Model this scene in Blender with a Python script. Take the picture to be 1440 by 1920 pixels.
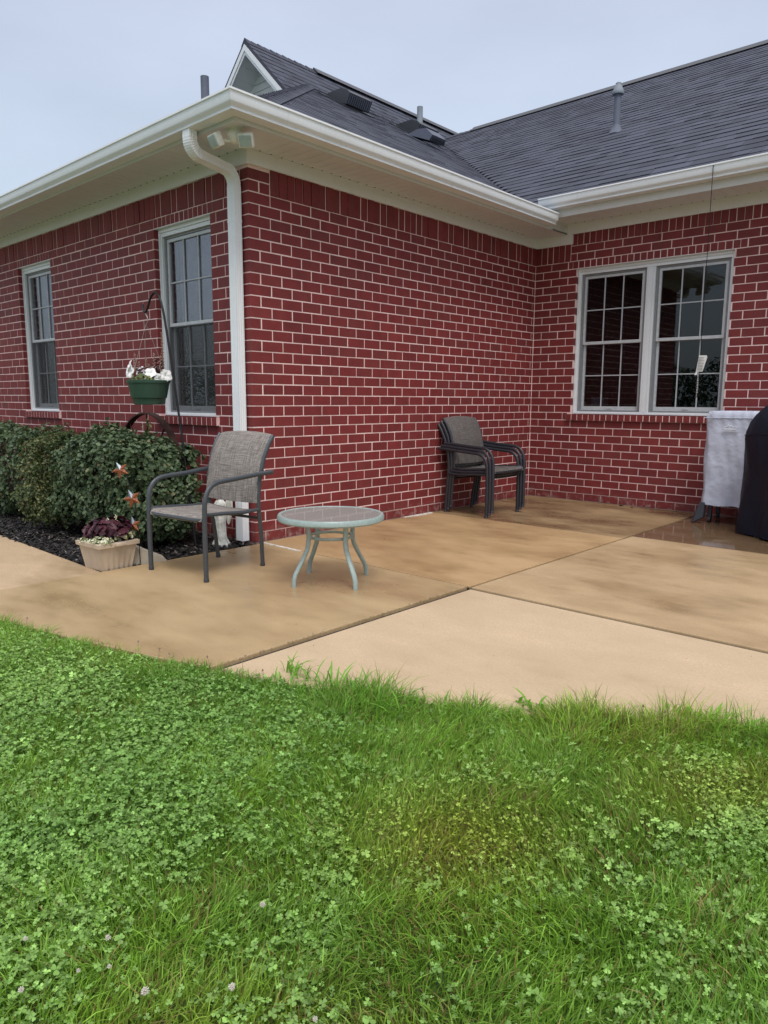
import bpy, bmesh, math, random
import numpy as np
from mathutils import Vector, Matrix
R = math.radians
S = bpy.context.scene
for o in list(bpy.data.objects): bpy.data.objects.remove(o)
COL = S.collection
random.seed(7); rng = np.random.default_rng(11)

# ------------------------------------------------------------------ camera
CAMP = (4.4655, -3.4369, 1.1079); YAW, PIT, ROL, FPX = 0.737109, -0.153541, 0.00496, 1360.74
def cam_axes():
    c, s = math.cos(YAW), math.sin(YAW)
    r = Vector((c, s, 0)); fw = Vector((-s*math.cos(PIT), c*math.cos(PIT), math.sin(PIT))); up = r.cross(fw)
    cr, sr = math.cos(ROL), math.sin(ROL)
    return cr*r+sr*up, -sr*r+cr*up, fw
cr_, cu_, cf_ = cam_axes()
cd = bpy.data.cameras.new('camera'); cam = bpy.data.objects.new('camera', cd); COL.objects.link(cam)
m = Matrix((( cr_.x, cu_.x, -cf_.x, CAMP[0]), (cr_.y, cu_.y, -cf_.y, CAMP[1]), (cr_.z, cu_.z, -cf_.z, CAMP[2]), (0, 0, 0, 1)))
cam.matrix_world = m
cd.sensor_fit = 'VERTICAL'; cd.sensor_height = 24; cd.lens = FPX/1920*24; cd.clip_end = 500; cd.clip_start = 0.05
S.camera = cam
S.render.resolution_x, S.render.resolution_y = 768, 1024

# ------------------------------------------------------------------ world, sun, exposure
SUN_EL, SUN_AZ = R(58), R(125)          # azimuth measured clockwise from +Y
w = bpy.data.worlds.new('World'); S.world = w; w.use_nodes = True
nt = w.node_tree; nt.nodes.clear()
N = nt.nodes.new; Lk = nt.links.new
out = N('ShaderNodeOutputWorld'); bg1 = N('ShaderNodeBackground'); bg2 = N('ShaderNodeBackground'); add = N('ShaderNodeAddShader')
sky = N('ShaderNodeTexSky'); sky.sky_type = 'NISHITA'; sky.sun_disc = False
sky.sun_elevation = SUN_EL; sky.sun_rotation = SUN_AZ; sky.air_density = 1.0; sky.dust_density = 4.0
Lk(sky.outputs[0], bg1.inputs[0]); bg1.inputs[1].default_value = 0.05
tc = N('ShaderNodeTexCoord'); sep = N('ShaderNodeSeparateXYZ'); Lk(tc.outputs['Generated'], sep.inputs[0])
ramp = N('ShaderNodeValToRGB'); Lk(sep.outputs[2], ramp.inputs[0])      # overcast cloud: brighter toward the zenith
e = ramp.color_ramp.elements
e[0].position = 0.0; e[0].color = (0.38, 0.45, 0.49, 1)
e[1].position = 1.0; e[1].color = (1.12, 1.12, 1.14, 1)
for p_, c_ in ((0.12, (0.41, 0.475, 0.535)), (0.3, (0.435, 0.485, 0.56)), (0.5, (0.455, 0.485, 0.585)), (0.68, (0.75, 0.76, 0.82))):
    q = ramp.color_ramp.elements.new(p_); q.color = (*c_, 1)
nz = N('ShaderNodeTexNoise'); nz.inputs['Scale'].default_value = 2.6; nz.inputs['Detail'].default_value = 5; nz.inputs['Roughness'].default_value = 0.5
mp = N('ShaderNodeMapping'); mp.inputs['Scale'].default_value = (1, 1, 2.6); Lk(tc.outputs['Generated'], mp.inputs[0]); Lk(mp.outputs[0], nz.inputs[0])
mr = N('ShaderNodeMapRange'); mr.inputs[1].default_value = 0.3; mr.inputs[2].default_value = 0.7; mr.inputs[3].default_value = 0.90; mr.inputs[4].default_value = 1.08
Lk(nz.outputs[0], mr.inputs[0])
mul = N('ShaderNodeMix'); mul.data_type = 'RGBA'; mul.blend_type = 'MULTIPLY'; mul.inputs[0].default_value = 1
Lk(ramp.outputs[0], mul.inputs[6]); Lk(mr.outputs[0], mul.inputs[7])
Lk(mul.outputs[2], bg2.inputs[0]); bg2.inputs[1].default_value = 1.0
Lk(bg1.outputs[0], add.inputs[0]); Lk(bg2.outputs[0], add.inputs[1]); Lk(add.outputs[0], out.inputs[0])
sd = bpy.data.lights.new('sun', 'SUN'); sd.energy = 1.5; sd.angle = R(22); sd.color = (1, 0.98, 0.95)
sun = bpy.data.objects.new('sun', sd); COL.objects.link(sun); sun.location = (6, -6, 12)
dv = Vector((math.sin(SUN_AZ)*math.cos(SUN_EL), math.cos(SUN_AZ)*math.cos(SUN_EL), math.sin(SUN_EL)))
sun.rotation_euler = dv.to_track_quat('Z', 'Y').to_euler()
S.view_settings.view_transform = 'Standard'; S.view_settings.look = 'None'
S.view_settings.exposure = 0.18; S.view_settings.gamma = 1.0
S.render.engine = 'CYCLES'
S.cycles.max_bounces = 8; S.cycles.transparent_max_bounces = 16

# ------------------------------------------------------------------ helpers
class MB:
    def __init__(s): s.v = []; s.f = []; s.mi = []; s.n = 0
    def add(s, vs, fs, mi=0):
        b = len(s.v); s.v += [tuple(q) for q in vs]; s.f += [tuple(i+b for i in q) for q in fs]; s.mi += [mi]*len(fs)
        return s
    def box(s, x0, x1, y0, y1, z0, z1, M=None, mi=0, bev=0):
        if bev:
            b = bev; vs = []; 
            # chamfered box via per-axis inset
            bm = bmesh.new(); bmesh.ops.create_cube(bm, size=1)
            for v in bm.verts: v.co = Vector(((x0+x1)/2+v.co.x*(x1-x0), (y0+y1)/2+v.co.y*(y1-y0), (z0+z1)/2+v.co.z*(z1-z0)))
            bmesh.ops.bevel(bm, geom=bm.edges[:], offset=b, segments=2, affect='EDGES', profile=0.6)
            bm.verts.index_update(); vs = [v.co.copy() for v in bm.verts]; fs = [[v.index for v in f.verts] for f in bm.faces]; bm.free()
        else:
            vs = [Vector((x, y, z)) for x in (x0, x1) for y in (y0, y1) for z in (z0, z1)]
            fs = [(0,1,3,2),(4,6,7,5),(0,4,5,1),(2,3,7,6),(0,2,6,4),(1,5,7,3)]
        if M: vs = [M @ v for v in vs]
        return s.add(vs, fs, mi)
    def tube(s, pts, r, seg=8, flat=1.0, up=None, cap=True, mi=0, closed=False):
        pts = [Vector(p) for p in pts]; n = len(pts)
        rs = r if isinstance(r, (list, tuple)) else [r]*n
        rings = []; prev = None
        for i, p in enumerate(pts):
            if closed: t = pts[(i+1) % n]-pts[i-1]
            else: t = pts[min(i+1, n-1)]-pts[max(i-1, 0)]
            t.normalize()
            if up is not None:
                a = Vector(up); a = a-t*a.dot(t)
                if a.length < 1e-4: a = t.orthogonal()
                a.normalize()
            elif prev is None: a = t.orthogonal().normalized()
            else: a = prev-t*prev.dot(t); a.normalize()
            prev = a; b = t.cross(a)
            rings.append([p+a*rs[i]*math.cos(2*math.pi*k/seg)+b*rs[i]*flat*math.sin(2*math.pi*k/seg) for k in range(seg)])
        vs = [q for g in rings for q in g]; fs = []
        for i in range(n if closed else n-1):
            j = (i+1) % n
            for k in range(seg):
                l = (k+1) % seg; fs.append((i*seg+k, i*seg+l, j*seg+l, j*seg+k))
        if cap and not closed: fs += [tuple(range(seg))[::-1], tuple((n-1)*seg+k for k in range(seg))]
        return s.add(vs, fs, mi)
    def lathe(s, prof, c=(0,0,0), seg=24, mi=0, fn=None, cap=True):
        vs = []; fs = []; n = len(prof)
        for (r, z) in prof:
            for k in range(seg):
                a = 2*math.pi*k/seg; rr = r*(fn(a, z) if fn else 1)
                vs.append((c[0]+rr*math.cos(a), c[1]+rr*math.sin(a), c[2]+z))
        for i in range(n-1):
            for k in range(seg):
                l = (k+1) % seg; fs.append((i*seg+k, i*seg+l, (i+1)*seg+l, (i+1)*seg+k))
        if cap: fs += [tuple(range(seg))[::-1], tuple((n-1)*seg+k for k in range(seg))]
        return s.add(vs, fs, mi)
    def prism(s, poly, ext, M=None, mi=0):
        # poly: list of 3D points, ext: vector
        n = len(poly); a = [Vector(p) for p in poly]; b = [p+Vector(ext) for p in a]
        vs = a+b
        if M: vs = [M @ v for v in vs]
        fs = [tuple(range(n))[::-1], tuple(range(n, 2*n))]+[(i, (i+1) % n, n+(i+1) % n, n+i) for i in range(n)]
        return s.add(vs, fs, mi)
    def obj(s, name, mats, parent=None, smooth=None, base=(0,0,0)):
        me = bpy.data.meshes.new(name); bx = Vector(base)
        me.from_pydata([Vector(v)-bx for v in s.v], [], s.f); me.update()
        if not isinstance(mats, (list, tuple)): mats = [mats]
        for q in mats: me.materials.append(q)
        if len(mats) > 1: me.polygons.foreach_set('material_index', s.mi)
        bm = bmesh.new(); bm.from_mesh(me); bmesh.ops.recalc_face_normals(bm, faces=bm.faces); bm.to_mesh(me); bm.free()
        if smooth is not None:
            me.polygons.foreach_set('use_smooth', [True]*len(me.polygons)); me.set_sharp_from_angle(angle=R(smooth))
        o = bpy.data.objects.new(name, me); COL.objects.link(o)
        if parent is not None: o.parent = parent
        else: o.location = base
        return o
def raw_obj(name, V, F, mats, parent=None, col=None, smooth=False, base=(0,0,0)):
    """V (n,3) array, F (m,k) index array of equal-size faces"""
    me = bpy.data.meshes.new(name); V = np.asarray(V, np.float32)-np.array(base, np.float32); F = np.asarray(F, np.int32)
    me.vertices.add(len(V)); me.vertices.foreach_set('co', V.ravel())
    k = F.shape[1]; me.loops.add(F.size); me.loops.foreach_set('vertex_index', F.ravel())
    me.polygons.add(len(F)); me.polygons.foreach_set('loop_start', np.arange(0, F.size, k, dtype=np.int32))
    me.polygons.foreach_set('loop_total', np.full(len(F), k, np.int32))
    if smooth: me.polygons.foreach_set('use_smooth', np.ones(len(F), bool))
    me.update(calc_edges=True)
    me.materials.append(mats)
    if col is not None:
        a = me.color_attributes.new('tint', 'FLOAT_COLOR', 'POINT')
        a.data.foreach_set('color', np.c_[col, np.ones(len(col))].astype(np.float32).ravel())
    o = bpy.data.objects.new(name, me); COL.objects.link(o)
    if parent is not None: o.parent = parent
    else: o.location = base
    return o
def tag(o, label=None, cat=None, group=None, kind=None):
    if label: o['label'] = label
    if cat: o['category'] = cat
    if group: o['group'] = group
    if kind: o['kind'] = kind
    return o
def thing(name, loc, label, cat, group=None, rz=0):
    o = bpy.data.objects.new(name, None); COL.objects.link(o); o.location = loc; o.rotation_euler = (0, 0, rz); o.empty_display_size = .1
    return tag(o, label, cat, group)
def copy_tree(o, parent=None):
    c = o.copy(); COL.objects.link(c); c.parent = parent
    for ch in [q for q in bpy.data.objects if q.parent == o]: copy_tree(ch, c)
    return c
# ------------------------------------------------------------------ materials
def mat(name):
    m = bpy.data.materials.new(name); m.use_nodes = True
    t = m.node_tree; b = t.nodes['Principled BSDF']; return m, t, b
def coords(t, kind='Object'): return t.nodes.new('ShaderNodeTexCoord').outputs[kind]
def noise(t, vec, scale, detail=4, rough=.55):
    n = t.nodes.new('ShaderNodeTexNoise'); n.inputs['Scale'].default_value = scale; n.inputs['Detail'].default_value = detail; n.inputs['Roughness'].default_value = rough
    if vec is not None: t.links.new(vec, n.inputs['Vector'])
    return n.outputs[0]
def rampn(t, fac, stops):
    r = t.nodes.new('ShaderNodeValToRGB'); t.links.new(fac, r.inputs[0]); el = r.color_ramp.elements
    el[0].position, el[0].color = stops[0][0], (*stops[0][1], 1); el[1].position, el[1].color = stops[-1][0], (*stops[-1][1], 1)
    for p, c in stops[1:-1]: q = el.new(p); q.color = (*c, 1)
    return r.outputs[0]
def mixc(t, fac, a, b, mode='MIX'):
    x = t.nodes.new('ShaderNodeMix'); x.data_type = 'RGBA'; x.blend_type = mode
    for i, q in ((0, fac), (6, a), (7, b)):
        if isinstance(q, (int, float)): x.inputs[i].default_value = q
        elif isinstance(q, tuple): x.inputs[i].default_value = (*q, 1)
        else: t.links.new(q, x.inputs[i])
    return x.outputs[2]
def mrange(t, v, a, b, c, d):
    x = t.nodes.new('ShaderNodeMapRange'); t.links.new(v, x.inputs[0])
    for i, q in enumerate((a, b, c, d)): x.inputs[i+1].default_value = q
    return x.outputs[0]
def bump(t, b, h, dist=.002, strength=1):
    x = t.nodes.new('ShaderNodeBump'); x.inputs['Distance'].default_value = dist; x.inputs['Strength'].default_value = strength
    t.links.new(h, x.inputs['Height']); t.links.new(x.outputs[0], b.inputs['Normal'])
def simple(name, col, rough=.5, metal=0, var=.06, nscale=30, bumpd=0, spec=.5):
    m, t, b = mat(name); v = coords(t)
    n = noise(t, v, nscale)
    c = mixc(t, 1, col, mrange_col(t, n, 1-var*2, 1+var*2), 'MULTIPLY')
    t.links.new(c, b.inputs['Base Color']); b.inputs['Roughness'].default_value = rough; b.inputs['Metallic'].default_value = metal
    b.inputs['Specular IOR Level'].default_value = spec
    if bumpd: bump(t, b, noise(t, v, nscale*4), bumpd)
    return m
def mrange_col(t, v, lo, hi): return mrange(t, v, .25, .75, lo, hi)
def island(t): return t.nodes.new('ShaderNodeNewGeometry').outputs['Random Per Island']

def m_brick():
    m, t, b = mat('brick'); v = coords(t)
    c = rampn(t, island(t), [(0, (.158,.025,.026)), (.25, (.198,.030,.030)), (.6, (.185,.028,.028)), (.85, (.166,.033,.032)), (1, (.214,.034,.032))])
    n = noise(t, v, 9, 5, .65); n2 = noise(t, v, 160, 3)
    c = mixc(t, .8, c, mrange_col(t, n, .78, 1.2), 'MULTIPLY'); c = mixc(t, .6, c, mrange_col(t, n2, .8, 1.2), 'MULTIPLY')
    c = mixc(t, .5, c, mrange_col(t, noise(t, v, .9, 4), .84, 1.14), 'MULTIPLY')
    sm = noise(t, v, 34, 5, .75); c = mixc(t, mrange(t, sm, .66, .78, 0, .45), c, (.42,.26,.23))
    # pale mineral bloom low on the wall
    sp = t.nodes.new('ShaderNodeSeparateXYZ'); t.links.new(v, sp.inputs[0])
    low = mrange(t, sp.outputs[2], .0, .13, 1, 0); n3 = noise(t, v, 14, 6, .75)
    mm = t.nodes.new('ShaderNodeMath'); mm.operation = 'MULTIPLY'; t.links.new(low, mm.inputs[0]); t.links.new(mrange(t, n3, .5, .68, 0, .8), mm.inputs[1])
    c = mixc(t, mm.outputs[0], c, (.42,.34,.30))
    t.links.new(c, b.inputs['Base Color']); b.inputs['Roughness'].default_value = .62; b.inputs['Specular IOR Level'].default_value = .35
    bump(t, b, noise(t, v, 120, 4, .6), .0025, .8)
    return m
def m_mortar():
    m, t, b = mat('mortar'); v = coords(t)
    n = noise(t, v, 5, 5, .6)
    c = rampn(t, n, [(.3, (.68,.48,.45)), (.5, (.82,.60,.57)), (.75, (.86,.68,.64))])
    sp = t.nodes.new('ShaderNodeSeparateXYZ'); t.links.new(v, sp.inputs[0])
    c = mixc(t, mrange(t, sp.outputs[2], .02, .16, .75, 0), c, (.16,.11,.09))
    t.links.new(c, b.inputs['Base Color']); b.inputs['Roughness'].default_value = .9
    bump(t, b, noise(t, v, 200, 3), .002, .7)
    return m
def m_concrete(name, dry, wet, lo, hi, wetrough=.16, tint=1.0):
    m, t, b = mat(name); v = coords(t)
    mp = t.nodes.new('ShaderNodeMapping'); mp.inputs['Scale'].default_value = (.7, 1.35, 1); mp.inputs['Rotation'].default_value = (0, 0, .25); t.links.new(v, mp.inputs[0]); vv = mp.outputs[0]
    n1 = noise(t, vv, 1.2, 6, .58); n2 = noise(t, vv, 6, 5, .6); n3 = noise(t, vv, 150, 3, .7); n4 = noise(t, vv, 2.4, 4, .7)
    k = t.nodes.new('ShaderNodeMath'); k.operation = 'MULTIPLY_ADD'; t.links.new(n2, k.inputs[0]); k.inputs[1].default_value = .22; t.links.new(n1, k.inputs[2])
    wetm = mrange(t, k.outputs[0], lo, hi, 0, 1)
    d = mixc(t, mrange(t, n4, .35, .7, 0, 1), dry, tuple(q*.95 for q in dry)); d = mixc(t, .8, d, mrange_col(t, n2, .93, 1.07), 'MULTIPLY')
    d = mixc(t, .9, d, mrange_col(t, n3, .78, 1.22), 'MULTIPLY')
    mpb = t.nodes.new('ShaderNodeMapping'); mpb.inputs['Scale'].default_value = (14, 420, 1); t.links.new(v, mpb.inputs[0]); br_ = noise(t, mpb.outputs[0], 1, 3)
    d = mixc(t, .8, d, mrange_col(t, br_, .94, 1.06), 'MULTIPLY')
    gr_ = noise(t, v, 420, 2, .9); d = mixc(t, mrange(t, gr_, .70, .76, 0, .35), d, tuple(q*.55 for q in dry))
    wv = mixc(t, mrange(t, n2, .35, .65, 0, 1), wet, tuple(q*.82 for q in wet)); wv = mixc(t, .6, wv, mrange_col(t, n3, .88, 1.12), 'MULTIPLY')
    c = mixc(t, wetm, d, wv); t.links.new(c, b.inputs['Base Color'])
    t.links.new(mrange(t, wetm, 0, 1, .72, wetrough), b.inputs['Roughness'])
    b.inputs['IOR'].default_value = 1.45
    bm_ = t.nodes.new('ShaderNodeBump'); bm_.inputs['Distance'].default_value = .0012
    t.links.new(mrange(t, wetm, 0, 1, .6, .12), bm_.inputs['Strength']); t.links.new(noise(t, vv, 90, 4), bm_.inputs['Height']); t.links.new(bm_.outputs[0], b.inputs['Normal'])
    return m
def m_shingle():
    m, t, b = mat('shingle'); v = coords(t)
    c = rampn(t, island(t), [(0, (.032,.036,.052)), (.3, (.042,.046,.066)), (.6, (.050,.054,.077)), (1, (.060,.065,.092))])
    c = mixc(t, .9, c, mrange_col(t, noise(t, v, 220, 2, .8), .6, 1.45), 'MULTIPLY'); c = mixc(t, .8, c, mrange_col(t, noise(t, v, 1.3, 4), .85, 1.15), 'MULTIPLY')
    t.links.new(c, b.inputs['Base Color']); b.inputs['Roughness'].default_value = .8; b.inputs['Specular IOR Level'].default_value = .35
    return m
def m_white(name, col=(.82,.85,.87), rough=.38, dirt=.12):
    m, t, b = mat(name); v = coords(t)
    n = noise(t, v, 3.5, 6, .7)
    c = mixc(t, mrange(t, n, .5, .8, 0, dirt*2), col, tuple(q*.72 for q in col)); c = mixc(t, 1, c, mrange_col(t, noise(t, v, 60, 3), .97, 1.03), 'MULTIPLY')
    t.links.new(c, b.inputs['Base Color']); mv = t.nodes.new('ShaderNodeMapping'); mv.inputs['Scale'].default_value = (26, 26, 2); t.links.new(v, mv.inputs[0]); c = mixc(t, mrange(t, noise(t, mv.outputs[0], 1, 4, .7), .58, .75, 0, dirt*1.6), c, (.42,.41,.37)); t.links.new(c, b.inputs['Base Color'])
    b.inputs['Roughness'].default_value = rough
    return m
def m_soffit():
    m, t, b = mat('soffit_vinyl'); v = coords(t)
    wv = t.nodes.new('ShaderNodeTexWave'); wv.bands_direction = 'DIAGONAL'; wv.inputs['Scale'].default_value = .01
    c = mixc(t, 1, (.72,.745,.76), mrange_col(t, noise(t, v, 6, 4), .96, 1.04), 'MULTIPLY')
    t.links.new(c, b.inputs['Base Color']); b.inputs['Roughness'].default_value = .5
    return m
def m_leaf(name, cols, trans=.25, rough=.5, spec=.4):
    """colour from the leaf's own tint attribute times an island shift"""
    m, t, b = mat(name)
    c = rampn(t, island(t), cols)
    a = t.nodes.new('ShaderNodeNewGeometry')
    t.links.new(c, b.inputs['Base Color']); b.inputs['Roughness'].default_value = rough; b.inputs['Specular IOR Level'].default_value = spec
    tr = t.nodes.new('ShaderNodeBsdfTranslucent'); mx = t.nodes.new('ShaderNodeMixShader'); mx.inputs[0].default_value = trans
    t.links.new(c, tr.inputs[0]); t.links.new(b.outputs[0], mx.inputs[1]); t.links.new(tr.outputs[0], mx.inputs[2])
    t.links.new(mx.outputs[0], t.nodes['Material Output'].inputs[0])
    return m
def m_tint(name, trans=.3, rough=.5, spec=.4):
    m, t, b = mat(name); a = t.nodes.new('ShaderNodeAttribute'); a.attribute_name = 'tint'
    c = mixc(t, 1, a.outputs[0], mrange(t, island(t), 0, 1, .75, 1.25), 'MULTIPLY')
    t.links.new(c, b.inputs['Base Color']); b.inputs['Roughness'].default_value = rough; b.inputs['Specular IOR Level'].default_value = spec
    tr = t.nodes.new('ShaderNodeBsdfTranslucent'); mx = t.nodes.new('ShaderNodeMixShader'); mx.inputs[0].default_value = trans
    t.links.new(c, tr.inputs[0]); t.links.new(b.outputs[0], mx.inputs[1]); t.links.new(tr.outputs[0], mx.inputs[2])
    t.links.new(mx.outputs[0], t.nodes['Material Output'].inputs[0])
    return m
def m_glass(name, tint=(.8,.85,.88), ior=1.5, rough=.0, boost=1.0, haze=0):
    m, t, b = mat(name); t.nodes.remove(b)
    fr = t.nodes.new('ShaderNodeFresnel'); fr.inputs[0].default_value = ior
    k = t.nodes.new('ShaderNodeMath'); k.operation = 'MULTIPLY'; k.use_clamp = True; k.inputs[1].default_value = boost; t.links.new(fr.outputs[0], k.inputs[0])
    tr = t.nodes.new('ShaderNodeBsdfTransparent'); tr.inputs[0].default_value = (*tint, 1)
    gl = t.nodes.new('ShaderNodeBsdfGlossy'); gl.inputs['Roughness'].default_value = rough
    nb = t.nodes.new('ShaderNodeBump'); nb.inputs['Distance'].default_value = .0004; nb.inputs['Strength'].default_value = .3; t.links.new(noise(t, coords(t), 2.5, 2), nb.inputs['Height']); t.links.new(nb.outputs[0], gl.inputs['Normal'])
    mx = t.nodes.new('ShaderNodeMixShader'); t.links.new(k.outputs[0], mx.inputs[0]); t.links.new(tr.outputs[0], mx.inputs[1]); t.links.new(gl.outputs[0], mx.inputs[2])
    if haze:
        df = t.nodes.new('ShaderNodeBsdfDiffuse'); df.inputs[0].default_value = (.42,.41,.39,1); m2 = t.nodes.new('ShaderNodeMixShader'); m2.inputs[0].default_value = haze
        t.links.new(mx.outputs[0], m2.inputs[1]); t.links.new(df.outputs[0], m2.inputs[2]); mx = m2
    t.links.new(mx.outputs[0], t.nodes['Material Output'].inputs[0])
    return m
def m_sling(name, cols):
    m, t, b = mat(name); v = coords(t)
    mp1 = t.nodes.new('ShaderNodeMapping'); mp1.inputs['Scale'].default_value = (260, 9, 9); t.links.new(v, mp1.inputs[0])
    mp2 = t.nodes.new('ShaderNodeMapping'); mp2.inputs['Scale'].default_value = (9, 200, 260); t.links.new(v, mp2.inputs[0])
    n1 = noise(t, mp1.outputs[0], 1, 2); n2 = noise(t, mp2.outputs[0], 1, 2)
    x = t.nodes.new('ShaderNodeMath'); x.operation = 'ADD'; t.links.new(n1, x.inputs[0]); t.links.new(n2, x.inputs[1])
    c = rampn(t, mrange(t, x.outputs[0], .7, 1.3, 0, 1), cols)
    t.links.new(c, b.inputs['Base Color']); b.inputs['Roughness'].default_value = .75; bump(t, b, x.outputs[0], .0012, .6)
    return m
M = dict(
 brick=m_brick(), mortar=m_mortar(), shingle=m_shingle(), white=m_white('white_aluminium'), trim=m_white('trim_paint', (.76,.78,.77), .5, .08),
 fascia=m_white('fascia', (.66,.66,.64), .5, .08), soffit=m_soffit(), win=m_white('window_vinyl', (.74,.77,.79), .35, .1), sash=simple('sash_grey', (.52,.54,.56), .4),
 muntin=simple('muntin_grey', (.44,.46,.48), .5), jamb=simple('jamb_track', (.22,.23,.24), .5), metal=simple('grey_pipe', (.10,.115,.155), .7), metall=simple('galvanised', (.20,.235,.27), .65), blackp=simple('black_plastic', (.028,.030,.038), .45),
 frame=simple('charcoal_powder_coat', (.052,.06,.068), .38, .0, .1, 80, .0003), frame2=simple('black_powder_coat', (.024,.026,.034), .36, 0, .1, 80, .0003),
 sage=simple('sage_powder_coat', (.29,.365,.345), .35, 0, .08, 60), sling=m_sling('tan_sling', [(0, (.085,.068,.06)), (.45, (.2,.175,.155)), (.7, (.26,.235,.21)), (1, (.36,.33,.30))]),
 sling2=m_sling('brown_sling', [(0, (.055,.046,.043)), (.5, (.10,.088,.082)), (1, (.17,.15,.14))]),
 glass=m_glass('window_glass', (.70,.74,.78), 1.5, 0, 1.1), glassa=m_glass('side_window_glass', (.85,.86,.88), 1.45, 0, .55), tglass=m_glass('table_glass', (.82,.78,.76), 1.45, .04, .95, .36),
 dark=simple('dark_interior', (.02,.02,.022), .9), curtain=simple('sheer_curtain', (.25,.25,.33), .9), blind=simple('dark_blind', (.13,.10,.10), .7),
 mulchg=simple('mulch_ground', (.016,.014,.013), .9, 0, .3, 25, .01), tan=simple('tan_plastic', (.50,.41,.31), .5, 0, .06, 12), green=simple('green_plastic', (.030,.072,.048), .4, 0, .08, 20),
 rust=simple('rusted_iron', (.055,.026,.020), .85, .2, .3, 20, .002), blk=simple('black_iron', (.014,.014,.016), .45, .5), soil=simple('potting_soil', (.02,.015,.012), .95, 0, .3, 60, .004),
 stone=simple('cast_plaster', (.60,.60,.55), .7, 0, .2, 25, .003), petal=simple('white_petal', (.80,.80,.78), .6), cloverp=simple('clover_petal', (.62,.58,.50), .8, 0, .3, 300), spike=simple('dried_spike', (.30,.19,.14), .8), silver=simple('silver_glitter', (.19,.22,.25), .3, .5, .35, 300),
 orange=simple('orange_copper_paint', (.24,.075,.028), .5, .3, .5, 160), greyc=None, blackc=None, paper=simple('paper', (.72,.72,.70), .7), ink=simple('ink_grey', (.25,.25,.26), .8),
 thin=simple('steel_wire', (.35,.33,.30), .5, .6), bark=simple('bark', (.06,.045,.035), .9, 0, .3, 30, .006), siding=m_white('vinyl_siding', (.84,.86,.86), .5, .05), tanstone=simple('tan_splash', (.42,.37,.29), .6, 0, .1, 9),
 lamp=simple('lens_white', (.40,.47,.45), .2), lampb=simple('lamp_housing', (.82,.82,.74), .4), filler=simple('joint_filler', (.035,.03,.026), .95, 0, .3, 40, .004), caulk=simple('white_caulk', (.62,.58,.53), .8, 0, .1, 40, .003),
 deadleaf=simple('dead_leaf', (.10,.05,.025), .8), cream=simple('cream_leaf', (.60,.62,.38), .6), logo=simple('logo_white', (.80,.80,.82), .6), lime=simple('lime_leaf', (.30,.36,.09), .6),
)
def m_screen():
    m, t, b = mat('insect_screen'); b.inputs['Base Color'].default_value = (.03,.03,.032,1); tr = t.nodes.new('ShaderNodeBsdfTransparent'); mx = t.nodes.new('ShaderNodeMixShader'); mx.inputs[0].default_value = .26
    t.links.new(tr.outputs[0], mx.inputs[1]); t.links.new(b.outputs[0], mx.inputs[2]); t.links.new(mx.outputs[0], t.nodes['Material Output'].inputs[0]); return m
M['screen'] = m_screen()
def m_fabric(name, col, rough, scale):
    m, t, b = mat(name); v = coords(t)
    n = noise(t, v, scale, 4, .5); c = mixc(t, 1, col, mrange_col(t, noise(t, v, 5, 3), .9, 1.08), 'MULTIPLY')
    t.links.new(c, b.inputs['Base Color']); b.inputs['Roughness'].default_value = rough; b.inputs['Specular IOR Level'].default_value = .25
    bump(t, b, n, .035, .8); return m
M['greyc'] = m_fabric('grey_cover_fabric', (.48,.51,.61), .6, 5); M['blackc'] = m_fabric('black_cover_fabric', (.010,.012,.024), .5, 4)

# ------------------------------------------------------------------ dimensions
h, b, H, L = .0813, .2032, 34*.0813, 4.0106
J = .0090                                   # mortar joint
Z = lambda r: H-r*h
A1 = (-1.298, -.480); A2 = (-4.136, -3.317); C1 = (.509, 2.122)
ZT, ZB = Z(3), .962
XL = -9.0; XR = 8.5

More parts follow.
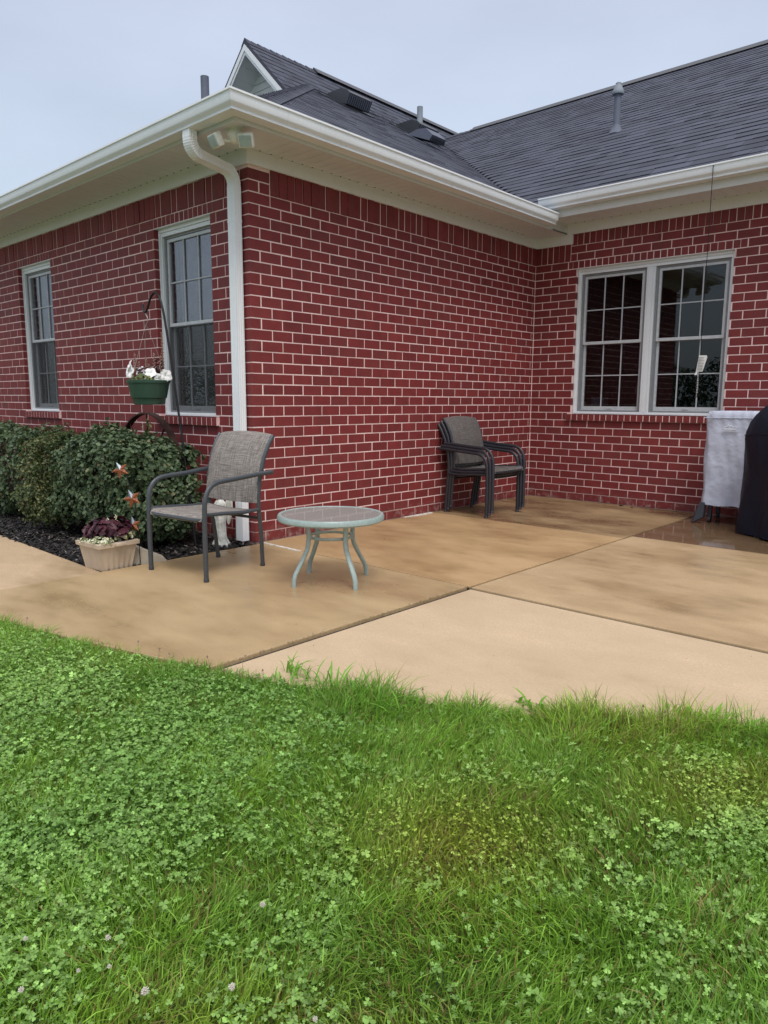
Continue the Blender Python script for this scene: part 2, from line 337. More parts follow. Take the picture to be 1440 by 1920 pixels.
# ------------------------------------------------------------------ ground
def patio():
    curve = [(.04,-2.22),(.60,-2.13),(1.2,-2.0),(1.70,-1.87),(1.982,-1.775)]
    curve2 = [(2.008,-1.770),(2.45,-1.61),(2.85,-1.43),(3.2,-1.24),(3.55,-1.02),(3.95,-.72),(4.4,-.34),(4.83,.045)]
    curve3 = [(4.84,.055),(5.6,.75),(6.2,1.55),(6.6,2.33)]
    P = [([(.04,.045),(.04,-1.27)]+curve+[(1.982,.045)], 0, 0),
         ([(.002,.055),(1.992,.055),(1.992,2.2),(.002,2.2)], 0, 1),
         ([(.002,2.208),(1.992,2.208),(1.992,L-.002),(.002,L-.002)], .0, 2),
         (curve2+[(2.008,.045)], -.012, 3),
         ([(2.008,.055)]+curve3+[(2.008,2.33)], -.002, 4),
         ([(2.008,2.338),(6.6,2.338),(7.2,L-.002),(2.008,L-.002)], -.002, 5),
         ([(.03,-1.272),(.03,-2.23),(-1.5,-2.33),(-4,-2.4),(-9,-2.4),(-9,-1.19),(-1.8,-1.22)], -.004, 6)]
    mats = [m_concrete('concrete_patio_a', (.425,.303,.166), (.36,.25,.13), .46, .82, .15),
            m_concrete('concrete_patio_b', (.445,.295,.152), (.335,.207,.098), .46, .80, .17),
            m_concrete('concrete_patio_c', (.34,.228,.122), (.165,.105,.052), .44, .72, .18),
            m_concrete('concrete_dry', (.505,.378,.243), (.475,.352,.222), .55, .9, .5),
            m_concrete('concrete_patio_d', (.44,.312,.178), (.345,.233,.121), .50, .82, .2),
            m_concrete('concrete_wet', (.26,.175,.10), (.165,.105,.058), .36, .56, .04),
            m_concrete('concrete_walk', (.47,.34,.21), (.36,.25,.14), .54, .78, .35)]
    allb = MB()
    for poly, zt, mi in P:
        bm = bmesh.new()
        vs = [bm.verts.new((x, y, zt-.1)) for x, y in poly]; f = bm.faces.new(vs); f.normal_update()
        if f.normal.z > 0: f.normal_flip()
        r = bmesh.ops.extrude_face_region(bm, geom=[f])
        for v in r['geom']:
            if isinstance(v, bmesh.types.BMVert): v.co.z = zt
        tf = [g for g in r['geom'] if isinstance(g, bmesh.types.BMFace)][0]
        bmesh.ops.bevel(bm, geom=list(tf.edges), offset=.006, segments=2, affect='EDGES', profile=.6)
        bm.verts.index_update(); allb.add([v.co.copy() for v in bm.verts], [[v.index for v in g.verts] for g in bm.faces], mi); bm.free()
    tag(allb.obj('patio', mats), kind='structure')
    # joint filler strips
    f = MB(); f.box(1.993, 2.007, .05, L-.01, -.09, -.014); f.box(1.983, 2.0075, -1.74, .04, -.09, -.020); f.box(.04, 1.99, .0455, .0545, -.09, -.007); f.box(2.01, 4.8, .0455, .0545, -.09, -.015)
    f.box(.01, 1.99, 2.201, 2.207, -.09, -.006); f.box(2.01, 6.6, 2.331, 2.337, -.09, -.008); f.box(.031, .039, -2.21, -1.28, -.09, -.008)
    tag(f.obj('patio_joint', M['filler']), kind='structure')
    c = MB()
    for i in range(24):
        x0 = .02+i*.019; c.box(x0, x0+.021, .035+.012*math.sin(i*.9)*.4-i*.0008, .058-.0004*i, -.02, .0035+.001*math.sin(i*1.7))
    for i in range(12):
        y0 = 1.75+i*.035; c.box(.004, .03+.03*math.sin(i*.26)+.01*math.sin(i*2.1), y0, y0+.036, -.02, .004+.001*math.sin(i*3))
    tag(c.obj('joint_caulk', M['caulk']), kind='structure')
patio()
def ground():
    m, t, bb = mat('lawn_soil'); v = coords(t)
    c = rampn(t, noise(t, v, 8, 6, .7), [(.3, (.035,.055,.016)), (.55, (.055,.095,.022)), (.75, (.075,.085,.03))])
    t.links.new(c, bb.inputs['Base Color']); bb.inputs['Roughness'].default_value = .9; bump(t, bb, noise(t, v, 60, 4), .02)
    g = MB(); n = 24; vs = []; fs = []
    xs = [-150,-60,-25,-12,-8,-4,-2,-1,0,1,2,3,4,5,6,8,12,25,60,150]
    for x in xs:
        for y in xs: vs.append((x, y, -.045 if abs(x) < 20 and abs(y) < 20 else -.05))
    k = len(xs)
    for i in range(k-1):
        for j in range(k-1): fs.append((i*k+j, (i+1)*k+j, (i+1)*k+j+1, i*k+j+1))
    g.add(vs, fs); tag(g.obj('ground', m), kind='structure')
    q = MB(); q.add([(-9,-1.25,-.022),(.036,-1.25,-.022),(.036,0.0,-.022),(-9,0.0,-.022)], [(0,1,2,3)]); tag(q.obj('mulch_bed', M['mulchg']), kind='structure')
ground()

# ------------------------------------------------------------------ house
house = thing('house', (0,0,0), 'red brick house with white gutters, dark shingle roofs and an inside corner around the patio', 'house')
def clip(x0, x1, z0, z1, ops):
    """subtract opening rectangles; returns list of boxes"""
    res = [(x0, x1)]
    for (a, c, zb, zt) in ops:
        if z1 <= zb+.01 or z0 >= zt-.01: continue
        nr = []
        for (p, q) in res:
            if q <= a or p >= c: nr.append((p, q)); continue
            if p < a-.012: nr.append((p, a))
            if q > c+.012: nr.append((c, q))
        res = nr
    return [(p, q) for p, q in res if q-p > .012]
def brick_box(bmx, T, u0, u1, z0, z1, d0=0.0, depth=.0975):
    """T maps (u, out, z) to world; face at out=d0"""
    c = .0014; vs = []
    a0, a1, f = u0, u1, d0
    pts = [(a0+c, f, z0+c), (a1-c, f, z0+c), (a1-c, f, z1-c), (a0+c, f, z1-c), (a0, f-c, z0), (a1, f-c, z0), (a1, f-c, z1), (a0, f-c, z1), (a0, f-depth, z0), (a1, f-depth, z0), (a1, f-depth, z1), (a0, f-depth, z1)]
    fs = [(0,1,2,3),(0,4,5,1),(1,5,6,2),(2,6,7,3),(3,7,4,0),(4,8,9,5),(5,9,10,6),(6,10,11,7),(7,11,8,4),(11,10,9,8)]
    bmx.add([T(*p) for p in pts], fs)
def jit(a=.0012): return random.uniform(-a, a)
bw = MB()
TA = lambda u, o_, z: (u, -o_, z)          # wall A: u = x, out = -y
TB = lambda u, o_, z: (o_, u, z)           # wall B: u = y, out = +x
TC = lambda u, o_, z: (u, L-o_, z)         # wall C
opsA = [(A1[0], A1[1], ZB, ZT), (A2[0], A2[1], ZB, ZT)]; opsC = [(C1[0], C1[1], ZB, ZT)]
silA = [(a-.045, c+.045, ZB-.067, ZB) for a, c in (A1, A2)]; silC = [(C1[0]-.045, C1[1]+.045, ZB-.067, ZB)]
headA = [(a-.07, c+.03, Z(3), Z(2)) for a, c in (A1, A2)]; headC = [(C1[0]-.05, C1[1]+.05, Z(3), Z(2))]
def run(T, starts, end, dirn, ops, rows, umin, umax, dd=0):
    for i in rows:
        z1, z0 = Z(i)-J/2, Z(i+1)+J/2
        s0 = starts[i % 2]; k = 0
        while True:
            u0 = s0+dirn*k*b; u1 = u0+dirn*b; k += 1
            lo, hi = min(u0, u1), max(u0, u1)
            if (dirn > 0 and lo > umax) or (dirn < 0 and hi < umin): break
            if lo > umax or hi < umin: continue
            corner = (k == 1 and abs(s0) < 1e-6)
            g0 = 0 if (corner and dirn > 0) else J/2; g1 = 0 if (corner and dirn < 0) else J/2
            lo2, hi2 = max(lo+g0, umin), min(hi-g1, umax)
            if hi2-lo2 < .02: continue
            for p, q in clip(lo2+jit(), hi2+jit(), z0, z1, ops): brick_box(bw, T, p, q, z0+jit(.0008), z1+jit(.0008), jit(.0012), .095 if not corner else .0931)
rows = range(2, 34)
run(TA, (-.1016, 0), XL, -1, opsA+silA+headA, rows, XL, 0)
run(TB, (0, .1016), L, 1, [], rows, 0, L-.006)
run(TA, (-.1016, 0), XL, -1, [], range(0, 2), -.2032, 0)
run(TB, (0, .1016), L, 1, [], range(0, 2), 0, .2032-J/2)
run(TC, (0.0, -.1016), XR, 1, opsC+silC+headC, rows, .004, XR)
run(TC, (0.0, -.1016), XR, 1, [], range(0, 2), .43+J/2, XR)
def soldiers(T, u0, u1, z0, z1, wdt, proud=.004, alt=True):
    n = max(1, round((u1-u0)/wdt)); wdt = (u1-u0)/n
    for k in range(n):
        f = (random.uniform(.004, .011) if (k % 3 == 1 or random.random() < .25) else jit(.0015)) if alt else proud+jit(.001)
        brick_box(bw, T, u0+k*wdt+J*.45, u0+(k+1)*wdt-J*.45+jit(.001), z0+J/2-(.002 if alt else 0), z1-J/2, f)
soldiers(TA, XL, -.2032, Z(2), H+.03, h); soldiers(TB, .2032, L-.002, Z(2), H+.03, h)
soldiers(TC, .004, .43, Z(2), H+.03, .07); soldiers(TC, .43+J/2, XR, Z(0), Z(0)+.2, .07)
for a, c, z0, z1 in headA: soldiers(TA, a, c, z0, z1, .068, 0, False)
for a, c, z0, z1 in headC: soldiers(TC, a, c, z0, z1, .068, 0, False)
wall = bw.obj('brick_wall', M['brick'], house)
# mortar body
mo = MB(); dm = .0024
def slab(T, u0, u1, ops, z0=-.12, z1=H+.3):
    us = sorted(set([u0, u1]+[q for o_ in ops for q in (o_[0]-dm*-1*0, o_[1])])); 
    cur = u0
    for (a, c, zb, zt) in sorted(ops):
        boxT(T, cur, a-.003, z0, z1); boxT(T, a-.003, c+.003, z0, zb-.004); boxT(T, a-.003, c+.003, zt+.003, z1); cur = c+.003
    boxT(T, cur, u1, z0, z1)
def boxT(T, u0, u1, z0, z1, o0=-.0905, o1=-dm):
    pts = [T(u, o_, z) for u in (u0, u1) for o_ in (o0, o1) for z in (z0, z1)]
    mo.add(pts, [(0,1,3,2),(4,6,7,5),(0,4,5,1),(2,3,7,6),(0,2,6,4),(1,5,7,3)])
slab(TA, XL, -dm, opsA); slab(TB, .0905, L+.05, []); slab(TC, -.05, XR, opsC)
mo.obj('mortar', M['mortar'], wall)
# sills
for T, (a, c) in ((TA, A1), (TA, A2), (TC, C1)):
    sb = MB(); keep = bw; bw = sb
    n = round((c-a+.09)/.068); wd = (c-a+.09)/n
    for k in range(n): brick_box(bw, T, a-.045+k*wd+.004, a-.045+(k+1)*wd-.004, ZB-.068, ZB-.003, .028+jit(.001), .12)
    mo2 = MB(); keep2 = mo; mo = mo2
    boxT(T, a-.042, c+.042, ZB-.066, ZB-.005, -.08, .0262)
    mo = keep2; bw = keep
    so = sb.obj('window_sill', M['brick'], house); mo2.obj('mortar', M['mortar'], so)
# ---- windows
def rect_frame(mb, T, u0, u1, z0, z1, wl, wr, wb, wt, o0, o1):
    def bx(a, c, z_0, z_1):
        pts = [T(u, o_, z) for u in (a, c) for o_ in (o0, o1) for z in (z_0, z_1)]
        mb.add(pts, [(0,1,3,2),(4,6,7,5),(0,4,5,1),(2,3,7,6),(0,2,6,4),(1,5,7,3)])
    bx(u0, u0+wl, z0, z1); bx(u1-wr, u1, z0, z1); bx(u0+wl, u1-wr, z0, z0+wb); bx(u0+wl, u1-wr, z1-wt, z1)
def tbox(mb, T, a, c, z_0, z_1, o0, o1):
    pts = [T(u, o_, z) for u in (a, c) for o_ in (o0, o1) for z in (z_0, z_1)]
    mb.add(pts, [(0,1,3,2),(4,6,7,5),(0,4,5,1),(2,3,7,6),(0,2,6,4),(1,5,7,3)])
def dh_unit(T, u0, u1, z0, z1, root, dep, gl='glass'):
    """one double-hung unit inside frame opening u0..u1, z0..z1; dep = out coordinate of its front"""
    zm = z0+(z1-z0)*.503
    j = MB(); rect_frame(j, T, u0, u1, z0, z1, .022, .022, .012, .016, dep-.10, dep-.012)
    tbox(j, T, u0+.022, u0+.027, z0+.012, z1-.016, dep-.10, dep-.02); tbox(j, T, u1-.027, u1-.022, z0+.012, z1-.016, dep-.10, dep-.02)
    j.obj('jamb', M['jamb'], root)
    for up in (1, 0):
        za, zb_ = (zm-.014, z1-.019) if up else (z0+.013, zm+.014)
        o1 = dep-.022 if up else dep-.052; o0 = o1-.028; a, c = u0+.028, u1-.028
        s_ = MB(); sw = .024; rect_frame(s_, T, a, c, za, zb_, sw, sw, .030 if up else .042, .026 if up else .03, o0, o1)
        s_o = s_.obj('sash', M['sash'] , root)
        g = MB(); tbox(g, T, a+sw-.004, c-sw+.004, za+.03, zb_-.026, o0+.012, o0+.015); g.obj('pane', M[gl], s_o)
        mu = MB(); ia, ic, iz0, iz1 = a+sw, c-sw, za+(.030 if up else .042), zb_-(.026 if up else .03)
        for k in (1, 2):
            u = ia+(ic-ia)*k/3; tbox(mu, T, u-.0055, u+.0055, iz0, iz1, o0+.0145, o0+.024)
        zz = (iz0+iz1)/2; tbox(mu, T, ia, ic, zz-.0055, zz+.0055, o0+.015, o0+.0245)
        mu.obj('muntin', M['muntin'], s_o)
    lk = MB(); uc = (u0+u1)/2; tbox(lk, T, uc-.03, uc+.03, z0+.03, z0+.042, dep-.052, dep-.044); lk.obj('sash_lift', M['sash'], root)
def window(T, u0, u1, twin, label, inner):
    root = bpy.data.objects.new('window', None); COL.objects.link(root); root.parent = house; root['label'] = label
    fr = MB(); z0, z1 = ZB, ZT; fo, fi = -.06, -.088
    # brickmould: outer step and inner step
    rect_frame(fr, T, u0+.001, u1-.001, z0+.001, z1-.001, .036, .036, .028, .060, -.12, -.052)
    rect_frame(fr, T, u0+.003, u1-.003, z0+.003, z1-.003, .018, .018, .014, .026, -.051, -.040)
    tbox(fr, T, u0-.012, u1+.004, z1-.002, z1+.006, -.11, -.004)      # head flashing
    ins = .036
    if twin:
        um = (u0+u1)/2-.002; tbox(fr, T, um-.046, um+.046, z0+.029, z1-.063, -.12, -.056); tbox(fr, T, um-.02, um+.02, z0+.031, z1-.063, -.0555, -.049)
        tbox(fr, T, um-.042, um-.030, z0+.031, z1-.063, -.0555, -.050); tbox(fr, T, um+.030, um+.042, z0+.031, z1-.063, -.0555, -.050)
    fr.obj('frame', M['win'], root)
    if twin: dh_unit(T, u0+ins+.002, um-.048, z0+.031, z1-.065, root, -.06); dh_unit(T, um+.048, u1-ins-.002, z0+.031, z1-.065, root, -.06)
    else:
        dh_unit(T, u0+ins+.002, u1-ins-.002, z0+.031, z1-.063, root, -.06, 'glassa')
        sc = MB(); tbox(sc, T, u0+ins+.029, u1-ins-.029, z0+.045, (z0+z1)/2-.02, -.0775, -.0765); sc.obj('insect_screen', M['screen'], root)
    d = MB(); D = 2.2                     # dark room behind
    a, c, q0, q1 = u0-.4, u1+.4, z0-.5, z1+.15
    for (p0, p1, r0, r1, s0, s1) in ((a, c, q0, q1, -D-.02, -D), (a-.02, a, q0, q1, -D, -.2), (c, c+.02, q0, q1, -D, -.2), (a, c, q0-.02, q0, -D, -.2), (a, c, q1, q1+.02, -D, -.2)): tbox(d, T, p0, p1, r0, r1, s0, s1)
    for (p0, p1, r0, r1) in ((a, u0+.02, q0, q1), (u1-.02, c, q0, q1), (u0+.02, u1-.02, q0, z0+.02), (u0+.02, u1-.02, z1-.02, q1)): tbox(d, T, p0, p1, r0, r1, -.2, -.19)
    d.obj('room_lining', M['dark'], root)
    inner(root)
    return root
def inner_curtain(u0, u1):
    def f(root):
        zm = ZB+(ZT-ZB)*.5
        c = MB(); n = 90; vs = []; fs = []
        for i in range(n+1):
            u = u0+.04+(u1-u0-.08)*i/n; o_ = -.25+.028*math.sin(i*.85)+.01*math.sin(i*.31+1)
            vs += [TA(u, o_, zm-.02), TA(u, o_+.01*math.sin(i*.5), ZT-.02)]
        for i in range(n): fs.append((2*i, 2*i+2, 2*i+3, 2*i+1))
        c.add(vs, fs); c.obj('curtain', M['curtain'], root, 60)
        bl = MB()
        for k in range(15):
            z = ZB+.03+k*.05; pts = [TA(u0+.05, -.26, z), TA(u1-.05, -.26, z), TA(u1-.05, -.235, z+.045), TA(u0+.05, -.235, z+.045)]
            bl.prism(pts, (0, .002, .002))
        bl.obj('blind', M['blind'], root)
    return f
def inner_room(root):
    s_ = MB(); s_.lathe([(.07,0),(.08,.02),(.02,.05),(.02,.12),(.05,.16),(.05,.2),(.015,.26)], (1.1, L+.55, .95), 16); s_.lathe([(.10,0),(.06,.17)], (1.1, L+.55, 1.2), 18, cap=False)
    s_.obj('table_lamp', simple('lamp_beige', (.25,.22,.16), .8), root)
    s_ = MB(); s_.box(.6, 2.0, L+.35, L+.75, .60, .95, bev=.01); s_.box(.62, .78, L+.25, L+.35, .97, 1.15, bev=.01); s_.lathe([(.03,0),(.033,.09)], (1.2, L+.32, .97), 14)
    s_.obj('side_table', simple('blueish_decor', (.09,.11,.15), .7), root)
    s_ = MB(); s_.box(.565, .60, L+.155, L+.185, .99, 1.10, bev=.004); s_.obj('sill_ornament', simple('ornament_beige', (.40,.34,.20), .7), root)
window(TA, *A1, False, 'white double hung window beside the downspout', inner_curtain(*A1))
window(TA, *A2, False, 'white double hung window near the left edge', inner_curtain(*A2))
window(TC, *C1, True, 'white twin double hung window over the covered grill', inner_room)
# ---- frieze, soffit, fascia
EW, EG = .39, .51
ZS, ZSC = 2.882, 2.99        # soffit heights
fz = MB()
fz.box(XL, .022, -.022, 0.0, 2.782, ZS); fz.box(0.0, .022, .0005, L-.022, 2.782, ZS)
fz.box(.0225, .455, L-.022, L-.0005, 2.7815, ZS); fz.box(.0225, XR, L-.0225, L-.001, ZS-.0, ZSC)
fz.box(.0222, .455, L-.0235, L-.001, ZS-.01, ZSC-.001)
fz.obj('frieze_board', M['trim'], house)
sf = MB()
def soffit_strip(x0, x1, y0, y1, z, along):
    sf.box(x0, x1, y0, y1, z, z+.012)
    # raised ribs across the strip, every 10 cm, and a J-channel at the wall
    a0, a1 = (x0, x1) if along == 'x' else (y0, y1)
    n = int((a1-a0)/.1016)
    for k in range(1, n):
        a = a0+k*.1016
        if along == 'x': sf.box(a-.003, a+.003, y0+.02, y1-.02, z-.0025, z+.001)
        else: sf.box(x0+.02, x1-.02, a-.003, a+.003, z-.0025, z+.001)
soffit_strip(XL, -.022, -EW, -.024, ZS, 'x'); soffit_strip(.024, EW, .022, L-EW, ZS, 'y'); sf.box(-.022, EW, -EW, .022, ZS, ZS+.012); sf.box(.024, EW, L-EW, L-.0245, ZS, ZS+.012)
soffit_strip(EW+.03, XR, L-EW, L-.024, ZSC, 'x'); sf.box(EW-.05, EW+.03, L-EW, L-.024, ZSC, ZSC+.012)
sf.box(XL, .034, -.036, -.0225, ZS-.009, ZS-.0005); sf.box(.0225, .036, -.0222, L-.03, ZS-.009, ZS-.0005); sf.box(EW+.02, XR, L-.036, L-.0232, ZSC-.009, ZSC-.0005)
dt = sf
for k in range(60):
    x = EW+.10+k*.1016
    if x < XR: dt.box(x, x+.006, L-.047, L-.037, ZSC-.0045, ZSC-.001, mi=1)
for k in range(36): dt.box(.038, .048, .08+k*.1016, .086+k*.1016, ZS-.0045, ZS-.001, mi=1)
for k in range(80): dt.box(-.08-k*.1016, -.074-k*.1016, -.048, -.038, ZS-.0045, ZS-.001, mi=1)
sf.obj('soffit', [M['soffit'], M['dark']], house)
fs_ = MB(); ZFT = 2.955
fs_.box(XL, EW+.0005, -EW-.012, -EW+.0, ZS-.012, ZFT+.03); fs_.box(EW, EW+.012, -EW-.0118, L-EW+.02, ZS-.012, ZFT+.03)
fs_.box(EW-.1, XR, L-EW-.012, L-EW, ZSC-.012, ZFT+.18); fs_.box(EW-.03, EW+.0, L-EW-.010, L-.024, ZS-.003, ZSC+.01)
fs_.obj('fascia', M['fascia'], house)
# gutters: K profile (o = distance from fascia, z relative to bottom)
KP_OLD = [(0,.0),(.072,.0),(.075,-.004),(.079,-.002),(.082,.012),(.086,.03),(.100,.055),(.113,.075),(.118,.085),(.118,.112),(.105,.114),(.105,.108),(.113,.107),(.113,.088),(.108,.078),(.095,.058),(.081,.032),(.076,.006),(.003,.006),(.003,.11),(0,.11)]
KP = [(0,0),(.084,0),(.089,.002),(.090,.008),(.085,.012),(.086,.018),(.095,.027),(.107,.036),(.112,.044),(.115,.096),(.124,.100),(.124,.112),(.118,.114),(.112,.112),(.110,.10),(.106,.045),(.082,.026),(.078,.006),(.003,.006),(.003,.11),(0,.11)]
def gutter(pts, name='gutter', caps=(True, True)):
    """pts: list of (x, y, zbottom, ox, oy) stations; profile offset goes along (ox,oy)"""
    g = MB(); n = len(KP); vs = []; fs = []
    for (x, y, z, ox, oy) in pts:
        for (o_, dz) in KP: vs.append((x+ox*o_, y+oy*o_, z+dz))
    for i in range(len(pts)-1):
        for k in range(n): fs.append((i*n+k, i*n+(k+1) % n, (i+1)*n+(k+1) % n, (i+1)*n+k))
    for e_, c in ((0, caps[0]), (len(pts)-1, caps[1])):
        if c: bse = e_*n; fs.append(tuple(bse+k for k in range(12))+(bse+20,))
    g.add(vs, fs); return g.obj(name, M['white'], house, 30)
fo = EW+.012; ZG = 2.898
gutter([(XL, -fo, ZG-.02, 0, -1), (-4, -fo, ZG-.01, 0, -1), (fo, -fo, ZG, 1, -1)])
gutter([(fo, -fo, ZG, 1, -1), (fo, L-.45, ZG, 1, 0)])
gutter([(.31, L-fo, ZG+.158, 0, -1), (XR, L-fo, ZG+.152, 0, -1)])
st = MB(); st.tube([(fo+.1185, -fo-.1185, ZG+.086), (fo+.1185, -fo-.1185, ZG+.113)], .0025, 6); st.obj('gutter_corner_seam', M['fascia'], house)
# ---- downspout
def rect_sweep(mb, pts, wx, wy, ribs=True):
    """rectangular duct along points in the plane; corner list with flutes"""
    n = len(pts); P = [Vector(p) for p in pts]; prof = []
    def side(a0, b0, a1, b1, k):
        o_ = []
        for i in range(k*2):
            f = i/(k*2); o_.append((a0+(a1-a0)*f, b0+(b1-b0)*f, -.0022 if i % 2 else 0))
        return o_
    hw, hd = wx/2, wy/2
    ring = [(-hw, -hd)]+[(-hw+wx*f, -hd-(-.002 if i % 2 else 0)) for i, f in enumerate((.15,.25,.35,.45,.55,.65,.75,.85))]+[(hw, -hd)]+[(hw-(.002 if i % 2 else 0), -hd+wy*f) for i, f in enumerate((.2,.35,.5,.65,.8))]+[(hw, hd), (-hw, hd)]
    m_ = len(ring); vs = []
    for i, p in enumerate(P):
        t = (P[min(i+1, n-1)]-P[max(i-1, 0)]).normalized()
        ax = Vector((1, 0, 0)) if abs(t.x) < .9 else Vector((0, 1, 0))
        sx = (ax-t*ax.dot(t)).normalized(); sy = t.cross(sx)
        if sy.y*1.0 < 0: sy = -sy
        sc = 1+(.055 if (ribs and i % 2 and 0 < i < n-1) else 0)
        for (a, c) in ring: vs.append(p+sx*a*sc+sy*c*sc)
    fs = []
    for i in range(n-1):
        for k in range(m_): fs.append((i*m_+k, i*m_+(k+1) % m_, (i+1)*m_+(k+1) % m_, (i+1)*m_+k))
    fs += [tuple(range(m_)), tuple((n-1)*m_+k for k in range(m_))]
    mb.add(vs, fs)
DX, DY = -.105, -.046
ds = MB(); rect_sweep(ds, [(DX, DY, z) for z in (2.63, 2.62, .015)], .086, .062, False)
rect_sweep(ds, [(DX, DY, z) for z in (2.40, 2.385)], .090, .066, False)
dso = ds.obj('downspout', M['white'], house)
el = MB(); O = Vector((-.03, -.455, 2.90)); pts = [O, O+Vector((0, 0, -.05))]
for k in range(1, 19):
    a = k/18*R(68); pts.append(O+Vector((-.01*k/18, (1-math.cos(a))*.10, -.05-math.sin(a)*.10)))
q = pts[-1]; end = Vector((DX, DY, 2.64)); mid_s = end+Vector((0, -.055, .075))
st_ = Vector((DX+.008, DY-.11*(1-math.cos(R(62))), 2.64+.11*math.sin(R(62))))
for k in range(1, 4): pts.append(q.lerp(st_, k/4))
for k in range(0, 15):
    a = R(62)*(1-k/14); pts.append(Vector((DX+(.008*(1-k/14)), DY-.11*(1-math.cos(a)), 2.64+.11*math.sin(a))))
pts.append(Vector((DX, DY, 2.615)))
rect_sweep(el, pts, .080, .058, True); el.obj('downspout_elbow', M['white'], dso)
# ---- roofs
ZRB, ZRC, SL = 2.93, 3.085, .58
def shingles(name, Pf, U, V, nrm, v1, umin, umax, thick=.0065, seedn=1):
    """rows of tabs on a plane. Pf origin at eave, U along eave, V up the slope; umin(v), umax(v)"""
    rr = random.Random(seedn); s_ = MB(); ex = .178; v = -.03; row = 0
    U, V, nrm, Pf = Vector(U), Vector(V), Vector(nrm), Vector(Pf)
    while v < v1:
        a, c = umin(v+ex/2), umax(v+ex/2); u = a-rr.uniform(0, .2)
        top = min(v+ex*1.06, v1+.02)
        while u < c:
            wd = rr.choice((.11, .16, .22, .30, .38)); u0, u1 = max(u, a), min(u+wd, c); u += wd
            if u1-u0 < .02: continue
            th = thick if rr.random() < .55 else thick*1.6
            lo = v+rr.uniform(-.002, .002)
            p = [Pf+U*uu+V*vv+nrm*hh for uu in (u0+.0007, u1-.0007) for vv, hh in ((lo, 0), (lo, th), (top, .001), (top, -.004))]
            s_.add(p, [(0,1,2,3),(4,7,6,5),(0,4,5,1),(1,5,6,2),(0,3,7,4)])
        v += ex; row += 1
    return s_
cl = math.hypot(1, SL); Vb = (-1/cl, 0, SL/cl); Nb = (SL/cl, 0, 1/cl); Vc = (0, 1/cl, SL/cl); Nc = (0, -SL/cl, 1/cl)
DE = .44                     # eave edge of the shingles
t0 = (ZRC-ZRB)/SL
XK = -5.85; vB = (DE-XK)*cl
roof = MB()
# decks
ze = lambda d: ZRB+SL*d
yk = lambda d: -DE+d
dK = DE-XK
roof.add([(DE,-DE,ZRB-.012),(DE,L-DE,ZRB-.012),(DE-t0,L-DE,ZRC-.012),(XK,L-DE+dK-t0,ze(dK)-.012),(XK,-DE+dK,ze(dK)-.012)], [(0,1,2,3,4)])
roof.add([(DE,-DE,ZRB-.012),(XK,-DE+dK,ze(dK)-.012),(-14,-DE+dK,ze(dK)-.012),(-14,-DE,ZRB-.012)], [(0,1,2,3)])
YC = 9.7; ZC = ZRC+SL*(YC-(L-DE))
roof.add([(DE-t0,L-DE,ZRC-.012),(XR+1,L-DE,ZRC-.012),(XR+1,YC,ZC-.012),(DE-t0-(YC-(L-DE)),YC,ZC-.012)], [(0,1,2,3)])
roof.add([(XR+1,YC,ZC-.012),(XR+1,YC+6,ZC-3.5),(-9,YC+6,ZC-3.5),(-9,YC,ZC-.012)], [(0,1,2,3)])
roof.add([(XK,-DE+dK,ze(dK)-.012),(-14,-DE+dK,ze(dK)-.012),(-14,12,ze(dK)-3),(XK,12,ze(dK)-.5)], [(0,1,2,3)])
roof.add([(XL-1,-DE,ZRB-.014),(XL-1,-.1,ZRB-.014),(EW,-.1,ZRB-.014),(EW,-DE,ZRB-.014)], [(0,1,2,3)])
roof_o = roof.obj('roof', M['shingle'], house)
sB = shingles('s', (DE,-DE,ZRB), (0,1,0), Vb, Nb, vB, lambda v: v/cl, lambda v: L-.0+(0 if v/cl < t0 else v/cl-t0), thick=.0042, seedn=3)
sB.obj('shingle_course', M['shingle'], roof_o)
sC = shingles('s', (0,L-DE,ZRC), (1,0,0), Vc, Nc, (YC-(L-DE))*cl, lambda v: DE-t0-v/cl, lambda v: XR, seedn=4)
sC.obj('shingle_course', M['shingle'], roof_o)
sA = shingles('s', (0,-DE,ZRB), (1,0,0), Vc, Nc, dK*cl, lambda v: -7, lambda v: DE-v/cl, seedn=5)
sA.obj('shingle_course', M['shingle'], roof_o)
# gable (12/12) rising behind the hip
XG, ZGR, YG = -6.5, 7.23, 5.0
s12 = 1/math.sqrt(2)
g1 = shingles('g', (XG+1.3, YG, ZGR-1.3), (0,1,0), (-s12,0,s12), (s12,0,s12), 1.3*math.sqrt(2), lambda v: 0, lambda v: 7.5, seedn=6)
g1.obj('shingle_course', M['shingle'], roof_o)
gd = MB()
for sg in (1, -1):
    gd.prism([(XG, YG, ZGR), (XG+sg*1.6, YG, ZGR-1.6), (XG+sg*1.6, YG, ZGR-1.66), (XG, YG, ZGR-.06)], (0, 8, 0))
gd.obj('gable_roof', M['shingle'], roof_o)
gb = MB()
for sg in (1, -1):
    for (a0, a1, y0, y1) in ((.05, .15, -.012, .012), (.15, .21, .004, .03)):
        gb.prism([(XG, YG+y0, ZGR-.02-a0), (XG+sg*1.6, YG+y0, ZGR-1.62-a0), (XG+sg*1.6, YG+y0, ZGR-1.62-a1), (XG, YG+y0, ZGR-.02-a1)], (0, y1-y0, 0))
gbo = gb.obj('gable_barge_board', M['win'], house)
gs = MB()
for sg in (1, -1):
    for k in range(10):
        a0, a1 = k*.16, k*.16+.155
        gs.prism([(XG+sg*a0, YG+.03, ZGR-.19-a0), (XG+sg*a1, YG+.03, ZGR-.19-a1), (XG+sg*a1, YG+.03, ZGR-.20-a1), (XG+sg*a0, YG+.03, ZGR-.20-a0)], (0, .42, 0))
gs.obj('gable_soffit', M['siding'], house)
gw = MB()
